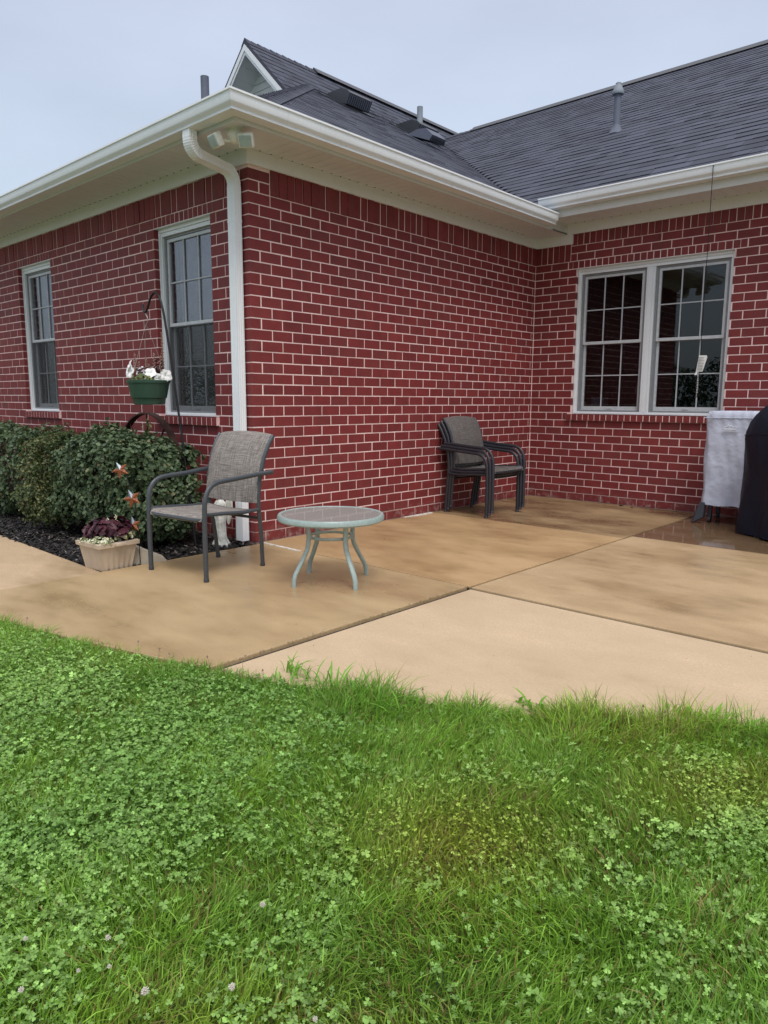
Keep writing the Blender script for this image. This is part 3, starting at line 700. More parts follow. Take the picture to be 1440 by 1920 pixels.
for k in range(14):
    z0 = ZGR-1.9+k*.125; wd = max(.05, (ZGR-.15-z0)); gw.prism([(XG-wd, YG+.43, z0), (XG+wd, YG+.43, z0), (XG+max(.01, wd-.125), YG+.445, z0+.125), (XG-max(.01, wd-.125), YG+.445, z0+.125)], (0, .01, 0))
gw.obj('gable_siding', M['siding'], house)
# hip caps, ridge caps and ridge vents
def caps(p0, p1, hw, nsl, nsr, step=.14, th=.012, sd_=1, name='ridge_cap'):
    rr = random.Random(sd_); c = MB(); p0, p1 = Vector(p0), Vector(p1); d = (p1-p0); n = int(d.length/step); d.normalize()
    for k in range(n):
        a = p0+d*(k*step); e_ = p0+d*(k*step+step*1.12); up = Vector((0, 0, 1)); hgt = th*(1 if k % 2 else 1.35)
        A, B = Vector(nsl)*hw, Vector(nsr)*hw
        vs = [a+A+up*.004, a+up*hgt*1.4, a+B+up*.004, e_+A+up*.002, e_+up*.006, e_+B+up*.002, a+A-up*.012, a-up*.004, a+B-up*.012]
        c.add(vs, [(0,1,4,3),(1,2,5,4),(0,6,7,1),(1,7,8,2)])
    return c.obj(name, M['shingle'], roof_o)
ds_ = 1/math.hypot(1, 1)
caps((DE-.16,-DE+.16,ZRB+.16*SL+.01), (XK,-DE+dK,ze(dK)+.02), .16, (-ds_*.9,-ds_*.9,-.36), (ds_*.9,ds_*.9,-.36), sd_=2)
caps((XK,-DE+dK,ze(dK)+.01), (XK,L-DE+dK-t0,ze(dK)+.01), .14, (-.8,0,-.3), (.87,0,-.5), sd_=3)
caps((XG,YG,ZGR+.015), (XG,12.4,ZGR+.015), .14, (-.7,0,-.7), (.7,0,-.7), sd_=4)
caps((-9,YC,ZC+.012), (XR,YC,ZC+.012), .14, (0,.87,-.5), (0,-.87,-.5), sd_=5)
rv = MB(); rv.prism([(XG-.13, 6.6, ZGR-.06), (XG, 6.6, ZGR+.065), (XG+.13, 6.6, ZGR-.06)], (0, 5.0, 0)); rv.prism([(-5.0, YC-.14, ZC-.05), (-5.0, YC, ZC+.06), (-5.0, YC+.14, ZC-.05)], (16, 0, 0))
rv.obj('ridge_vent', M['blackp'], roof_o)
def onB(x, y, dz=0): return Vector((x, y, ZRB+SL*(DE-x)+dz))
MB_B = lambda x, y: Matrix.Translation(onB(x, y)) @ Matrix(((-Vb[0], 0, Nb[0]), (0, 1, 0), (-Vb[2], 0, Nb[2]))).to_4x4()   # local x downslope, y along eave, z normal
for (x, y, s_) in ((-4.75, 5.75, 1.0), (-4.6, 7.35, 1.0)):
    v = MB(); Mx = MB_B(x, y) @ Matrix.Scale(1.3, 4)
    v.prism([(-.25,-.2,.012),(.05,-.2,.012),(.2,-.2,.03),(.2,-.2,.165),(.12,-.2,.18),(.0,-.2,.16)], (0, .4, 0), M=Mx); v.box(-.3,.27,-.27,.27,.006,.016, M=Mx)
    o_ = v.obj('roof_vent', M['blackp'], house)
    l = MB()
    for k in range(11): l.box(.2, .207, -.185+k*.035, -.17+k*.035, .04, .155, M=Mx)
    l.obj('louvre', M['metal'], o_)
v = MB(); Mx = MB_B(-3.45, 6.25) @ Matrix.Scale(1.35, 4)
v.prism([(-.22,-.13,.01),(.14,-.13,.06),(.16,-.13,.13),(.02,-.13,.16),(-.1,-.13,.11)], (0, .26, 0), M=Mx); v.box(-.25,.16,-.17,.17,.006,.014, M=Mx); o_ = v.obj('roof_vent', M['metal'], house)
v = MB(); v.box(.12, .165, -.12, .12, .065, .10, M=Mx); v.obj('hood_mouth', M['blackp'], o_)
def pipe(x, y, zb, zt, r, mt): 
    p_ = MB(); p_.lathe([(r*1.5, 0), (r*1.15, .05), (r, .06), (r, zt-zb), (r*.8, zt-zb), (r*.8, zt-zb-.05)], (x, y, zb), 16); return p_.obj('vent_pipe', mt, house, 40)
pipe(-5.0, 7.95, onB(-5.0, 7.95).z-.02, onB(-5.0, 7.95).z+.52, .055, M['metall'])
pipe(-3.38, 2.0, 4.28, 4.885, .05, M['metal'])
cz = ZRC+SL*(6.3-(L-DE))
fl = MB(); fl.lathe([(.12,-.05),(.085,-.01),(.052,.06),(.046,.08),(.046,.48),(.04,.48)], (-.22, 6.3, cz), 18); fo_ = fl.obj('flue_pipe', M['metal'], house, 40)
fl = MB(); fl.lathe([(.045,.44),(.074,.452),(.078,.475),(.074,.49),(.045,.56),(.036,.575),(.038,.59),(.022,.605),(.004,.61)], (-.22, 6.3, cz), 18); fl.obj('flue_cap', M['metall'], fo_, 40)

# ------------------------------------------------------------------ floodlight
t_ = thing('security_light', (.24, -.28, ZS), 'white twin-head security light under the eaves at the outer corner', 'light fixture')
q = MB(); q.lathe([(.058,0),(.056,-.02),(.05,-.045),(.035,-.075),(.012,-.09)], (0,0,0), 20); q.obj('base', M['lampb'], t_, 40)
for (dx, dy, rz_, tz) in ((-.045, -.085, R(-5), R(28)), (.095, .035, R(38), R(32))):
    q = MB(); q.tube([(0,0,-.05), (dx*.5, dy*.5, -.075), (dx, dy, -.07)], .010, 8); a_ = q.obj('arm', M['lampb'], t_, 40)
    Mx = Matrix.Translation((dx*1.1, dy*1.1-.03, -.085)) @ Matrix.Rotation(rz_, 4, 'Z') @ Matrix.Rotation(tz, 4, 'X')
    q = MB(); q.box(-.050, .050, -.022, .030, -.044, .044, M=Mx, bev=.012); hd = q.obj('lamp_head', M['lampb'], t_, 40)
    q = MB(); q.box(-.041, .041, -.0275, -.020, -.035, .035, M=Mx, bev=.003); q.obj('lens', M['lamp'], hd, 40)

# ------------------------------------------------------------------ chairs
def arc3(p0, p1, p2, n=6):
    p0, p1, p2 = Vector(p0), Vector(p1), Vector(p2)
    return [(p0*(1-t)**2+p1*2*t*(1-t)+p2*t*t) for t in [i/n for i in range(n+1)]]
def sling_chair(name, mf, ms, label, group=None):
    """local: x across, y forward, z up"""
    t = thing(name, (0,0,0), label, 'chair', group)
    rr = .0135
    for s in (-1, 1):
        # front leg sweeping into the arm rest
        l = MB(); xf = .272*s; xb = .262*s
        pts = [(xf, .262, 0), (xf, .262, .30), (xf, .258, .46)]+arc3((xf, .258, .46), (xf, .25, .60), (xf-.004*s, .12, .605), 8)[1:]+[(xb, -.05, .615), (xb+.012*s, -.20, .628), (xb+.014*s, -.315, .632)]
        l.tube(pts, [rr]*4+[rr*.95]*3+[rr*.9]*(len(pts)-7), 10, 1.25 if True else 1, up=(1, 0, 0)); lo = l.obj('leg', mf, t, 40)
        f = MB(); f.lathe([(.0165,0),(.0165,.018),(.014,.022)], (xf, .262, -.001), 12); f.obj('foot_cap', M['blackp'], lo, 40)
        # rear leg continuing as back post
        l = MB(); pts = [(.222*s, -.262, 0), (.232*s, -.245, .2), (.24*s, -.222, .36)]+arc3((.24*s, -.222, .36), (.246*s, -.205, .46), (.25*s, -.225, .60), 5)[1:]+[(.254*s, -.262, .73), (.257*s, -.305, .815), (.258*s, -.345, .868)]
        l.tube(pts, rr*.95, 10, 1.2, up=(1, 0, 0)); lo = l.obj('leg', mf, t, 40)
        f = MB(); f.lathe([(.016,0),(.016,.018),(.0135,.022)], (.222*s, -.262, -.001), 12); f.obj('foot_cap', M['blackp'], lo, 40)
        # seat rail
        l = MB(); l.tube([(.262*s, .25, .395), (.255*s, .235, .408), (.252*s, .10, .402), (.25*s, -.08, .388), (.246*s, -.215, .392)], .012, 8); l.obj('seat_rail', mf, t, 40)
    q = MB(); q.tube([(-.262, .25, .385), (-.20, .262, .375), (.20, .262, .375), (.262, .25, .385)], .011, 8); q.obj('front_rail', mf, t, 40)
    q = MB(); q.tube([(-.236, -.225, .33), (.236, -.225, .33)], .010, 8); q.obj('rear_rail', mf, t, 40)
    q = MB(); q.tube([(-.252, -.335, .855), (.252, -.335, .855)], .008, 8); q.obj('top_rail', mf, t, 40)
    def sheet(prof, hw, nx=10, sag=.012):
        vs = []; fs = []; n = len(prof)
        for (y, z, ny, nz_) in prof:
            for i in range(nx+1):
                u = -1+2*i/nx; k = (1-u*u)*sag
                for sd_ in (0, 1): vs.append((u*hw, y-ny*(k+sd_*.004), z-nz_*(k+sd_*.004)))
        w2 = (nx+1)*2
        for j in range(n-1):
            for i in range(nx):
                a = j*w2+i*2; fs += [(a, a+2, a+2+w2, a+w2), (a+1, a+1+w2, a+3+w2, a+3)]
            fs += [(j*w2, j*w2+w2, j*w2+w2+1, j*w2+1), (j*w2+nx*2, j*w2+nx*2+1, (j+1)*w2+nx*2+1, (j+1)*w2+nx*2)]
        fs += [tuple(q_ for q_ in (i*2, i*2+1, i*2+3, i*2+2)) for i in range(nx)]+[((n-1)*w2+i*2, (n-1)*w2+i*2+2, (n-1)*w2+i*2+3, (n-1)*w2+i*2+1) for i in range(nx)]
        g = MB(); g.add(vs, fs); return g
    sheet([(.268, .372, .6, .8), (.262, .392, .4, .9), (.24, .408, 0, 1), (.12, .402, 0, 1), (-.02, .393, 0, 1), (-.14, .389, 0, 1), (-.205, .394, 0, 1)], .25).obj('seat', ms, t, 50)
    sheet([(-.198, .435, -1, .1), (-.197, .48, -1, 0), (-.212, .57, -1, 0), (-.232, .66, -1, -.1), (-.258, .74, -1, -.2), (-.30, .815, -1, -.3), (-.342, .867, -.8, -.5), (-.352, .873, -.2, -.9)], .249, sag=.02).obj('backrest', ms, t, 50)
    return t
ch = sling_chair('patio_chair', M['frame'], M['sling'], 'charcoal framed sling chair with tan woven seat standing alone by the hedge')
ch.location = (.462, -.735, .0); ch.rotation_euler = (0, 0, R(-174))
G = 'sling chairs stacked by the brick wall'
st0 = sling_chair('patio_chair', M['frame2'], M['sling2'], 'bottom chair of the stack of three against the brick wall', G)
labs = ['bottom chair of the stack of three against the brick wall', 'middle chair of the stack of three against the brick wall', 'topmost brown sling chair of the stack of three against the brick wall']
for k in range(3):
    c = st0 if k == 0 else copy_tree(st0)
    c.location = (.345+k*.030, 2.53+k*.004, .001+k*.027); c.rotation_euler = (0, 0, R(-90)); c['label'] = labs[k]

# ------------------------------------------------------------------ table
tb = thing('side_table', (1.290, -.42, 0), 'round sage green side table with glass top on the patio', 'table')
q = MB(); n = 48; rim = [(.300,.415),(.303,.421),(.318,.422),(.325,.412),(.325,.392),(.318,.384),(.306,.384),(.303,.412)]
vs = [(r_*math.cos(2*math.pi*i/n), r_*math.sin(2*math.pi*i/n), z) for i in range(n) for r_, z in rim]; k = len(rim)
q.add(vs, [(i*k+j, i*k+(j+1) % k, ((i+1) % n)*k+(j+1) % k, ((i+1) % n)*k+j) for i in range(n) for j in range(k)]); q.obj('rim', M['sage'], tb, 35)
q = MB(); q.lathe([(.302,.4135),(.302,.4185)], (0,0,0), 48); q.obj('glass_top', M['tglass'], tb, 35)
for k, a in enumerate((R(42.5), R(132.5), R(222.5), R(312.5))):
    a = a+R(36.5); q = MB(); cx, sx = math.cos(a), math.sin(a)
    prof = [(.175,.386),(.162,.34),(.158,.29),(.162,.245)]+[(.17,.215),(.20,.16),(.232,.108),(.252,.075),(.262,.045),(.264,0)]
    q.tube([(r_*cx, r_*sx, z) for r_, z in prof], .0125, 10, 1.3, up=(cx, sx, 0.3)); lo = q.obj('leg', M['sage'], tb, 40)
q = MB(); q.tube([(.13*math.cos(2*math.pi*i/32), .13*math.sin(2*math.pi*i/32), .283) for i in range(32)], .009, 8, closed=True)
for a in (R(79), R(169), R(259), R(349)): q.tube([(.128*math.cos(a), .128*math.sin(a), .283), (.16*math.cos(a), .16*math.sin(a), .283)], .009, 8)
q.obj('ring_brace', M['sage'], tb, 40)

# ------------------------------------------------------------------ leaves
def leaf_mesh(P, Nrm, size, aspect=.75, pointed=False, fold=.25, col=None, rs=None):
    """one leaf per point: 6 outline verts + folding along the midrib. Returns V, F(quads)"""
    rs = rs or rng; n = len(P); 
    if pointed: o = np.array([(0,-.5),(.42,-.12),(.30,.25),(0,.6),(-.30,.25),(-.42,-.12)])
    else: o = np.array([(0,-.5),(.42,-.22),(.40,.25),(0,.5),(-.40,.25),(-.42,-.22)])
    Nrm = Nrm/np.linalg.norm(Nrm, axis=1, keepdims=True)
    d = rs.normal(size=(n, 3)); d[:, 2] -= .3; d -= Nrm*(d*Nrm).sum(1, keepdims=True); d /= np.linalg.norm(d, axis=1, keepdims=True)+1e-9
    s = np.cross(Nrm, d); size = np.asarray(size).reshape(-1, 1, 1)*np.ones((n, 1, 1))
    V = P[:, None]+size*(o[None, :, 0:1]*aspect*s[:, None]+o[None, :, 1:2]*d[:, None]+fold*np.abs(o[None, :, 0:1])*Nrm[:, None])
    idx = np.arange(n)[:, None]*6
    F = np.concatenate([idx+np.array([[0,1,2,3]]), idx+np.array([[0,3,4,5]])])
    return V.reshape(-1, 3), F
def vnoise(P, sc, seed=0):
    """cheap smooth 3D noise in 0..1"""
    r_ = np.random.default_rng(seed); out_ = np.zeros(len(P)); 
    for k in range(6):
        kv = r_.normal(size=3)*sc*(1+.6*k); out_ += np.sin(P @ kv+r_.uniform(0, 6.28))/(1+.4*k)
    return .5+out_/6
def hedge(name, x0, x1, y0, y1, z0, z1, n, size, mt, label, rough=.045, pale=None, cat='hedge'):
    root = thing(name, ((x0+x1)/2, (y0+y1)/2, -.02), label, cat)
    c = np.array([(x0+x1)/2, (y0+y1)/2, (z0+z1)/2]); hs = np.array([(x1-x0)/2, (y1-y0)/2, (z1-z0)/2])
    d = rng.normal(size=(n, 3)); ex = 8; s = (np.abs(d)**ex).sum(1)**(1/ex); d = d/s[:, None]      # superellipsoid surface
    u = rng.uniform(-1, 1, (n, 3)); face = rng.integers(0, 3, n)
    area = np.array([hs[1]*hs[2], hs[0]*hs[2], hs[0]*hs[1]]); face = rng.choice(3, n, p=area/area.sum())
    u[np.arange(n), face] = np.sign(rng.uniform(-1, 1, n)); s = (np.abs(u)**ex).sum(1)**(1/ex); u /= s[:, None]
    depth = rng.uniform(0, 1, n)**1.6
    nr = np.sign(u)*np.abs(u)**(ex-1)/hs; nr /= np.linalg.norm(nr, axis=1, keepdims=True)
    P = c+u*hs; lump = (vnoise(P, 7, 1)-.5)*rough*4+(vnoise(P, 20, 2)-.5)*rough*2
    P += nr*(lump[:, None]-depth[:, None]*.10)
    if True:
        tap = np.clip((P[:, 2]-z0)/(z1-z0), 0, 1); P[:, :2] = c[:2]+(P[:, :2]-c[:2])*(.88+.12*np.clip(tap*3, 0, 1))[:, None]
    hole = vnoise(P, 13, 5) < .34; P[hole] -= nr[hole]*.07; tuf = vnoise(P, 18, 6) > .70; P[tuf] += nr[tuf]*.035
    nn = nr+rng.normal(size=(n, 3))*.55; nn[:, 2] += .45
    V, F = leaf_mesh(P, nn, size*rng.uniform(.65, 1.25, n), .8, fold=.3)
    raw_obj('foliage', V, F, mt, root, base=root.location)
    tw = MB()
    for k in range(int(14*(x1-x0))):
        x = random.uniform(x0+.08, x1-.08); y = random.uniform(y0+.1, y1-.1); p = Vector((random.uniform(x0+.2, x1-.2), (y0+y1)/2+random.uniform(-.1, .1), -.03))
        m1 = Vector((x, y, z0+.25*(z1-z0))); m2 = Vector((x+random.uniform(-.06, .06), y+random.uniform(-.06, .06), z1-.08))
        tw.tube([p, m1, m2], [.011, .007, .003], 5)
    tw.obj('stem', M['bark'], root, base=root.location)
    return root
LFd = m_leaf('hedge_leaf', [(0, (.050,.080,.038)), (.5, (.082,.128,.058)), (.85, (.115,.172,.080)), (.96, (.15,.20,.10)), (1, (.22,.18,.09))], .22, .48, .4)
LFp = m_leaf('pale_hedge_leaf', [(0, (.05,.072,.022)), (.5, (.085,.115,.036)), (.85, (.14,.17,.06)), (1, (.24,.19,.09))], .22, .5)
hedge('hedge', -1.64, -.26, -.93, -.26, .09, .79, 30000, .034, LFd, 'clipped dark green hedge between the window and the star stake')
hedge('shrub', -1.93, -1.62, -1.0, -.40, .06, .79, 7500, .024, LFp, 'pale small-leaved shrub at the left end of the clipped hedge', cat='shrub')
hedge('hedge', -4.9, -2.22, -.86, -.22, .06, .82, 20000, .036, LFd, 'dark green hedge running out of view at the left edge')
# mulch chips
def mulch():
    n = 26000; P = np.c_[rng.uniform(-5, .03, n), rng.uniform(-1.245, -.01, n), rng.uniform(-.022, .004, n)]
    P = P[(P[:, 0] > -2.6) | (rng.uniform(size=n) < .4)]; n = len(P)
    a = rng.uniform(0, 6.28, n); l = rng.uniform(.006, .022, n); wd = rng.uniform(.003, .008, n); dz = rng.uniform(-.5, .5, n)
    d = np.c_[np.cos(a), np.sin(a), dz]; s = np.c_[-np.sin(a), np.cos(a), rng.uniform(-.5, .5, n)]
    V = np.stack([P-d*l[:, None]-s*wd[:, None], P+d*l[:, None]-s*wd[:, None], P+d*l[:, None]+s*wd[:, None], P-d*l[:, None]+s*wd[:, None]], 1).reshape(-1, 3)
    V[:, 1] = np.minimum(V[:, 1], -.001); V[:, 2] = np.maximum(V[:, 2], -.021)
    mt = m_leaf('mulch_chip', [(0, (.008,.007,.007)), (.6, (.020,.017,.016)), (.93, (.045,.036,.032)), (1, (.22,.20,.18))], 0, .6)
    o = raw_obj('mulch', V, np.arange(n*4).reshape(-1, 4), mt); tag(o, 'black shredded mulch spread under the hedge', 'mulch', kind='stuff')
mulch()
# ------------------------------------------------------------------ shepherd hook + hanging planter
hk = thing('shepherd_hook', (-.345, -.4, -.02), 'leaning black iron shepherd hook rising out of the hedge', 'plant hook')
BX, BY = -.345, -.4
q = MB(); pts = [(-.20, -.4, -.1), (-.355, -.4, .86), (-.47, -.4, 1.45), (-.53, -.4, 1.72)]+arc3((-.53, -.4, 1.72), (-.60, -.4, 1.99), (-.72, -.4, 1.86), 8)[1:]+arc3((-.72, -.4, 1.86), (-.77, -.4, 1.77), (-.80, -.4, 1.765), 4)[1:]+[(-.825, -.4, 1.79), (-.835, -.4, 1.83)]
q.tube(pts, .0085, 8); q.obj('rod', M['blk'], hk, 40, base=hk.location)
PX, PY, PZ = -.795, -.4, 1.06
hp = thing('hanging_planter', (PX, PY, PZ), 'green hanging pot of white flowers on the iron hook', 'hanging planter')
q = MB(); q.lathe([(.105,0),(.118,.004),(.126,.045),(.130,.052),(.135,.054),(.158,.165),(.165,.168),(.167,.188),(.160,.19),(.155,.17),(.13,.06),(.11,.02)], (0,0,0), 32); q.obj('pot', M['green'], hp, 40)
q = MB(); q.lathe([(.152,.168),(.10,.178),(.01,.182)], (0,0,0), 24); q.obj('soil', M['soil'], hp, 40)
q = MB()
for a in (R(40), R(160), R(280)): q.tube([(.16*math.cos(a), .16*math.sin(a), .185), (.0, 0, .62)], .0014, 5)
q.tube(arc3((0,0,.615), (.045,0,.64), (.02,0,.675), 6)+arc3((.02,0,.675), (-.01,0,.70), (-.005,0,.715), 5)[1:], .004, 6); q.obj('hanger_wire', M['thin'], hp, 40)
def flower(mb, c, n_, r_, rr):
    n_ = Vector(n_).normalized(); a = n_.orthogonal().normalized(); b_ = n_.cross(a); c = Vector(c); m_ = 20; vs = [c-n_*r_*.35]; 
    for ring, (k, hgt) in enumerate(((.35, -.05), (.75, .08), (1.0, .0))):
        for i in range(m_):
            t = 2*math.pi*i/m_; w_ = k*r_*(1+.13*math.cos(5*t)); vs.append(c+a*w_*math.cos(t)+b_*w_*math.sin(t)+n_*(hgt*r_+.07*r_*math.sin(5*t+rr)))
    fs = [(0, 1+i, 1+(i+1) % m_) for i in range(m_)]
    for g in range(2):
        for i in range(m_): fs.append((1+g*m_+i, 1+(g+1)*m_+i, 1+(g+1)*m_+(i+1) % m_, 1+g*m_+(i+1) % m_))
    mb.add(vs, fs)
for (x, y, z, nx_, ny_, nz_, r_) in ((-.125,-.09,.30,-.3,-.9,.4,.045), (-.10,-.10,.255,.1,-1,.2,.05), (-.14,-.07,.27,-.5,-.8,.2,.04), (-.03,-.05,.26,.2,-.8,.5,.04), (.06,-.06,.225,.6,-.8,.3,.045), (.09,-.03,.245,.7,-.5,.5,.042), (.135,.07,.225,.9,-.3,.2,.05), (.125,.02,.20,.8,-.6,.1,.04)):
    q = MB(); flower(q, (x, y, z), (nx_, ny_, nz_), r_, random.uniform(0, 6)); q.obj('white_flower', M['petal'], hp, 60)
def blob_leaves(name, mt, parent, c, rad, n, size, pointed=True, base=(0,0,0), up=.6):
    P = rng.normal(size=(n, 3)); P /= np.linalg.norm(P, axis=1, keepdims=True); P *= rng.uniform(.4, 1, (n, 1))**.5; nn = P.copy(); nn[:, 2] += up; P = P*np.array(rad)+np.array(c)
    V, F = leaf_mesh(P, nn+rng.normal(size=(n, 3))*.35, size*rng.uniform(.6, 1.2, n), .8, pointed, .2); return raw_obj(name, V, F, mt, parent, base=base)
PUR = m_leaf('burgundy_leaf', [(0, (.028,.008,.014)), (.5, (.055,.012,.022)), (.9, (.085,.020,.034)), (1, (.12,.045,.05))], .15, .45)
CRM = m_leaf('cream_leaf_mix', [(0, (.16,.22,.08)), (.35, (.40,.42,.22)), (.7, (.66,.66,.46)), (1, (.74,.72,.60))], .2, .5)
GRN = m_leaf('green_leaf_mix', [(0, (.06,.10,.02)), (.6, (.16,.20,.05)), (1, (.35,.33,.12))], .25, .5)
blob_leaves('purple_foliage', PUR, hp, (.0,-.02,.23), (.10,.09,.06), 60, .04); blob_leaves('purple_foliage', PUR, hp, (.08,.05,.29), (.05,.04,.07), 70, .03)
blob_leaves('green_foliage', GRN, hp, (0,0,.20), (.15,.15,.05), 160, .035)
for (x, y, hh, n_) in ((-.10,-.05,.20,18), (-.13,.0,.14,12), (-.02,0,.17,16), (.06,.02,.20,18), (.10,.07,.36,34), (.13,.03,.18,12), (-.07,.05,.12,10)):
    q = MB(); q.tube([(x,y,.2), (x*1.05,y,.2+hh)], .0012, 4)
    for k in range(n_):
        z = .26+(hh-.06)*k/n_; a = k*2.4; r_ = .009*(1-.5*k/n_); q.lathe([(.001,-.006),(.0065,0),(.001,.007)], (x*1.03+r_*math.cos(a), y+r_*math.sin(a), z), 5)
    q.obj('seed_spike', M['spike'], hp)
# ------------------------------------------------------------------ wagon wheel
ww = thing('wagon_wheel', (-1.28, -.15, .0), 'rusty iron wagon wheel leaning on the wall behind the hedge', 'wagon wheel')
WC = Vector((0, 0, .49)); WR = .50; q = MB(); n = 64; vs = []
for i in range(n):
    a = 2*math.pi*i/n
    for r_, y in ((WR, -.03), (WR, .03), (WR-.012, .03), (WR-.012, -.03)): vs.append((WC.x+r_*math.cos(a), y, WC.z+r_*math.sin(a)))
q.add(vs, [(i*4+j, i*4+(j+1) % 4, ((i+1) % n)*4+(j+1) % 4, ((i+1) % n)*4+j) for i in range(n) for j in range(4)]); q.obj('rim', M['rust'], ww, 30)
for k in range(10):
    a = math.pi/2+2*math.pi*k/10; q = MB(); q.tube([WC+Vector((.05*math.cos(a), 0, .05*math.sin(a))), WC+Vector(((WR-.01)*math.cos(a), 0, (WR-.01)*math.sin(a)))], .008, 8); q.obj('spoke', M['rust'], ww, 40)
q = MB(); Mx = Matrix.Translation(WC) @ Matrix.Rotation(R(90), 4, 'X'); q2 = MB(); q2.lathe([(.055,-.05),(.06,0),(.055,.05)], (0,0,0), 16); q.add([Mx @ Vector(v_) for v_ in q2.v], q2.f); q.obj('hub', M['rust'], ww, 40)
vine = thing('vine', (-1.20, -.2, .75), 'yellow-green sprig of vine inside the wagon wheel', 'plant')
q = MB(); q.tube([(0,0,-.3), (.01,0,0), (.03,0,.12), (.02,0,.2)], .003, 5); q.obj('stem', M['spike'], vine)
blob_leaves('leaf', GRN, vine, (.02,-.01,.08), (.05,.04,.12), 26, .035)
# ------------------------------------------------------------------ star stake
def star(mb, c, r_, n_, rot, th=.012):
    n_ = Vector(n_).normalized(); a = Vector((0,0,1)); a = (a-n_*a.dot(n_)).normalized(); b_ = n_.cross(a); c = Vector(c); vs = [c+n_*th, c-n_*th*.3]
    for i in range(10):
        t = rot+math.pi*i/5; k = r_ if i % 2 == 0 else r_*.45; vs.append(c+a*k*math.cos(t)+b_*k*math.sin(t))
    for i in range(10):
        j = 2+i; l = 2+(i+1) % 10; mi = 1 if i in (0, 9, 8) and False else 0
        mb.add([vs[0], vs[j], vs[l], vs[1]], [(0,1,2), (3,2,1)], 1 if i in (9, 0) or i in (1, 2)[:0] else 0)
sk = thing('garden_stake', (.012, -1.0, -.03), 'thin garden stake with orange and silver metal stars in front of the hedge', 'garden stake')
q = MB(); q.tube([(.022,-.99,-.06), (.018,-.995,.28), (.005,-1.0,.42), (-.04,-1.0,.50), (-.10,-1.0,.60), (-.12,-1.0,.66)], .0028, 6); q.obj('rod', M['blk'], sk, base=sk.location)
for (x, z, r_, rot, tl) in ((-.112, .632, .060, R(28), .5), (.024, .452, .064, R(24), .2), (.02, .275, .058, R(10), -.4)):
    q = MB(); star(q, (x, -1.03, z), r_, (.62+tl*.3, -.78, .1), rot); q.obj('star', [M['orange'], M['silver']], sk, base=sk.location)
# ------------------------------------------------------------------ square planter
pl = thing('planter', (-.075, -1.165, -.004), 'ribbed square tan planter of burgundy and cream plants on the walkway corner', 'planter', rz=R(3))
q = MB(); zb0, zt0, hb, ht = 0, .155, .105, .142
nrb = 6; ring = []
def sqring(hw, amp):
    o = []
    for s in range(4):
        for k in range(nrb*2):
            f = -1+2*k/(nrb*2)+1/(nrb*2)*0; off = amp if (k % 2 and k not in (0,)) else 0
            p = [(f*hw, -hw+off), (hw-off, f*hw), (-f*hw, hw-off), (-hw+off, -f*hw)][s]; o.append(p)
    return o
vs = []; n = nrb*8
for hw, z, amp in ((hb, 0, .005), (hb+.002, .006, .005), (ht-.015, .132, .005), (ht-.012, .152, 0), (ht-.002, .154, -.0005), (ht+.003, .158, 0), (ht+.005, .184, 0), (ht-.008, .187, 0), (ht-.014, .15, 0)):
    vs += [(x, y, z) for x, y in sqring(hw, amp)]
q.add(vs, [(i*n+k, i*n+(k+1) % n, (i+1)*n+(k+1) % n, (i+1)*n+k) for i in range(8) for k in range(n)]+[tuple(range(n))]); q.obj('pot', M['tan'], pl, 25)
q = MB(); q.box(-.112, .112, -.112, .112, .12, .165); q.obj('soil', M['soil'], pl)
for s in (-1, 1):
    q = MB(); q.box(-.035, .035, .136 if s > 0 else -.17, .17 if s > 0 else -.136, .164, .184, bev=.004); 
    Mz = Matrix.Rotation(R(90), 4, 'Z'); q.v = [tuple(Mz @ Vector(v_)) for v_ in q.v]; q.obj('handle', M['tan'], pl, 40)
blob_leaves('purple_foliage', PUR, pl, (-.01,.03,.252), (.16,.14,.085), 330, .062); blob_leaves('purple_foliage', PUR, pl, (-.09,-.05,.225), (.08,.08,.05), 70, .055)
blob_leaves('cream_foliage', CRM, pl, (.075,-.085,.198), (.085,.07,.030), 240, .026, False); blob_leaves('cream_foliage', CRM, pl, (.12,.05,.225), (.03,.08,.04), 90, .026, False); blob_leaves('cream_foliage', CRM, pl, (-.06,-.13,.19), (.06,.02,.02), 40, .024, False)
blob_leaves('green_foliage', GRN, pl, (-.12,-.02,.23), (.03,.05,.06), 30, .03)
for (x, y, z1_) in ((.05,-.02,.34), (.03,.05,.35), (-.12,-.05,.30), (-.13,.03,.31)):
    q = MB(); q.tube([(x,y,.2), (x,y,z1_)], .0015, 4)
    for k in range(10): q.lathe([(.001,-.004),(.005,0),(.001,.005)], (x+.007*math.cos(k*2.4), y+.007*math.sin(k*2.4), z1_-.06+.006*k), 5)
    q.obj('flower_spike', M['cream'], pl)
# tan wedge-shaped block behind the planter
tw = thing('splash_block', (-.07, -.95, -.02), 'tan wedge-shaped splash block lying on the mulch behind the planter', 'splash block', rz=R(70))
q = MB(); q.prism([(-.16,-.085,0),(.17,-.085,0),(.17,-.085,.03),(.06,-.085,.085),(-.10,-.085,.175),(-.16,-.085,.175)], (0,.17,0)); q.obj('body', M['tanstone'], tw)
q = MB()
for x in (-.02, .09): q.prism([(x,-.088,.0),(x+.006,-.088,0),(x+.006,-.088,.10-x*.6),(x,-.088,.10-x*.6)], (0,.176,0))
q.obj('rib', M['tanstone'], tw)
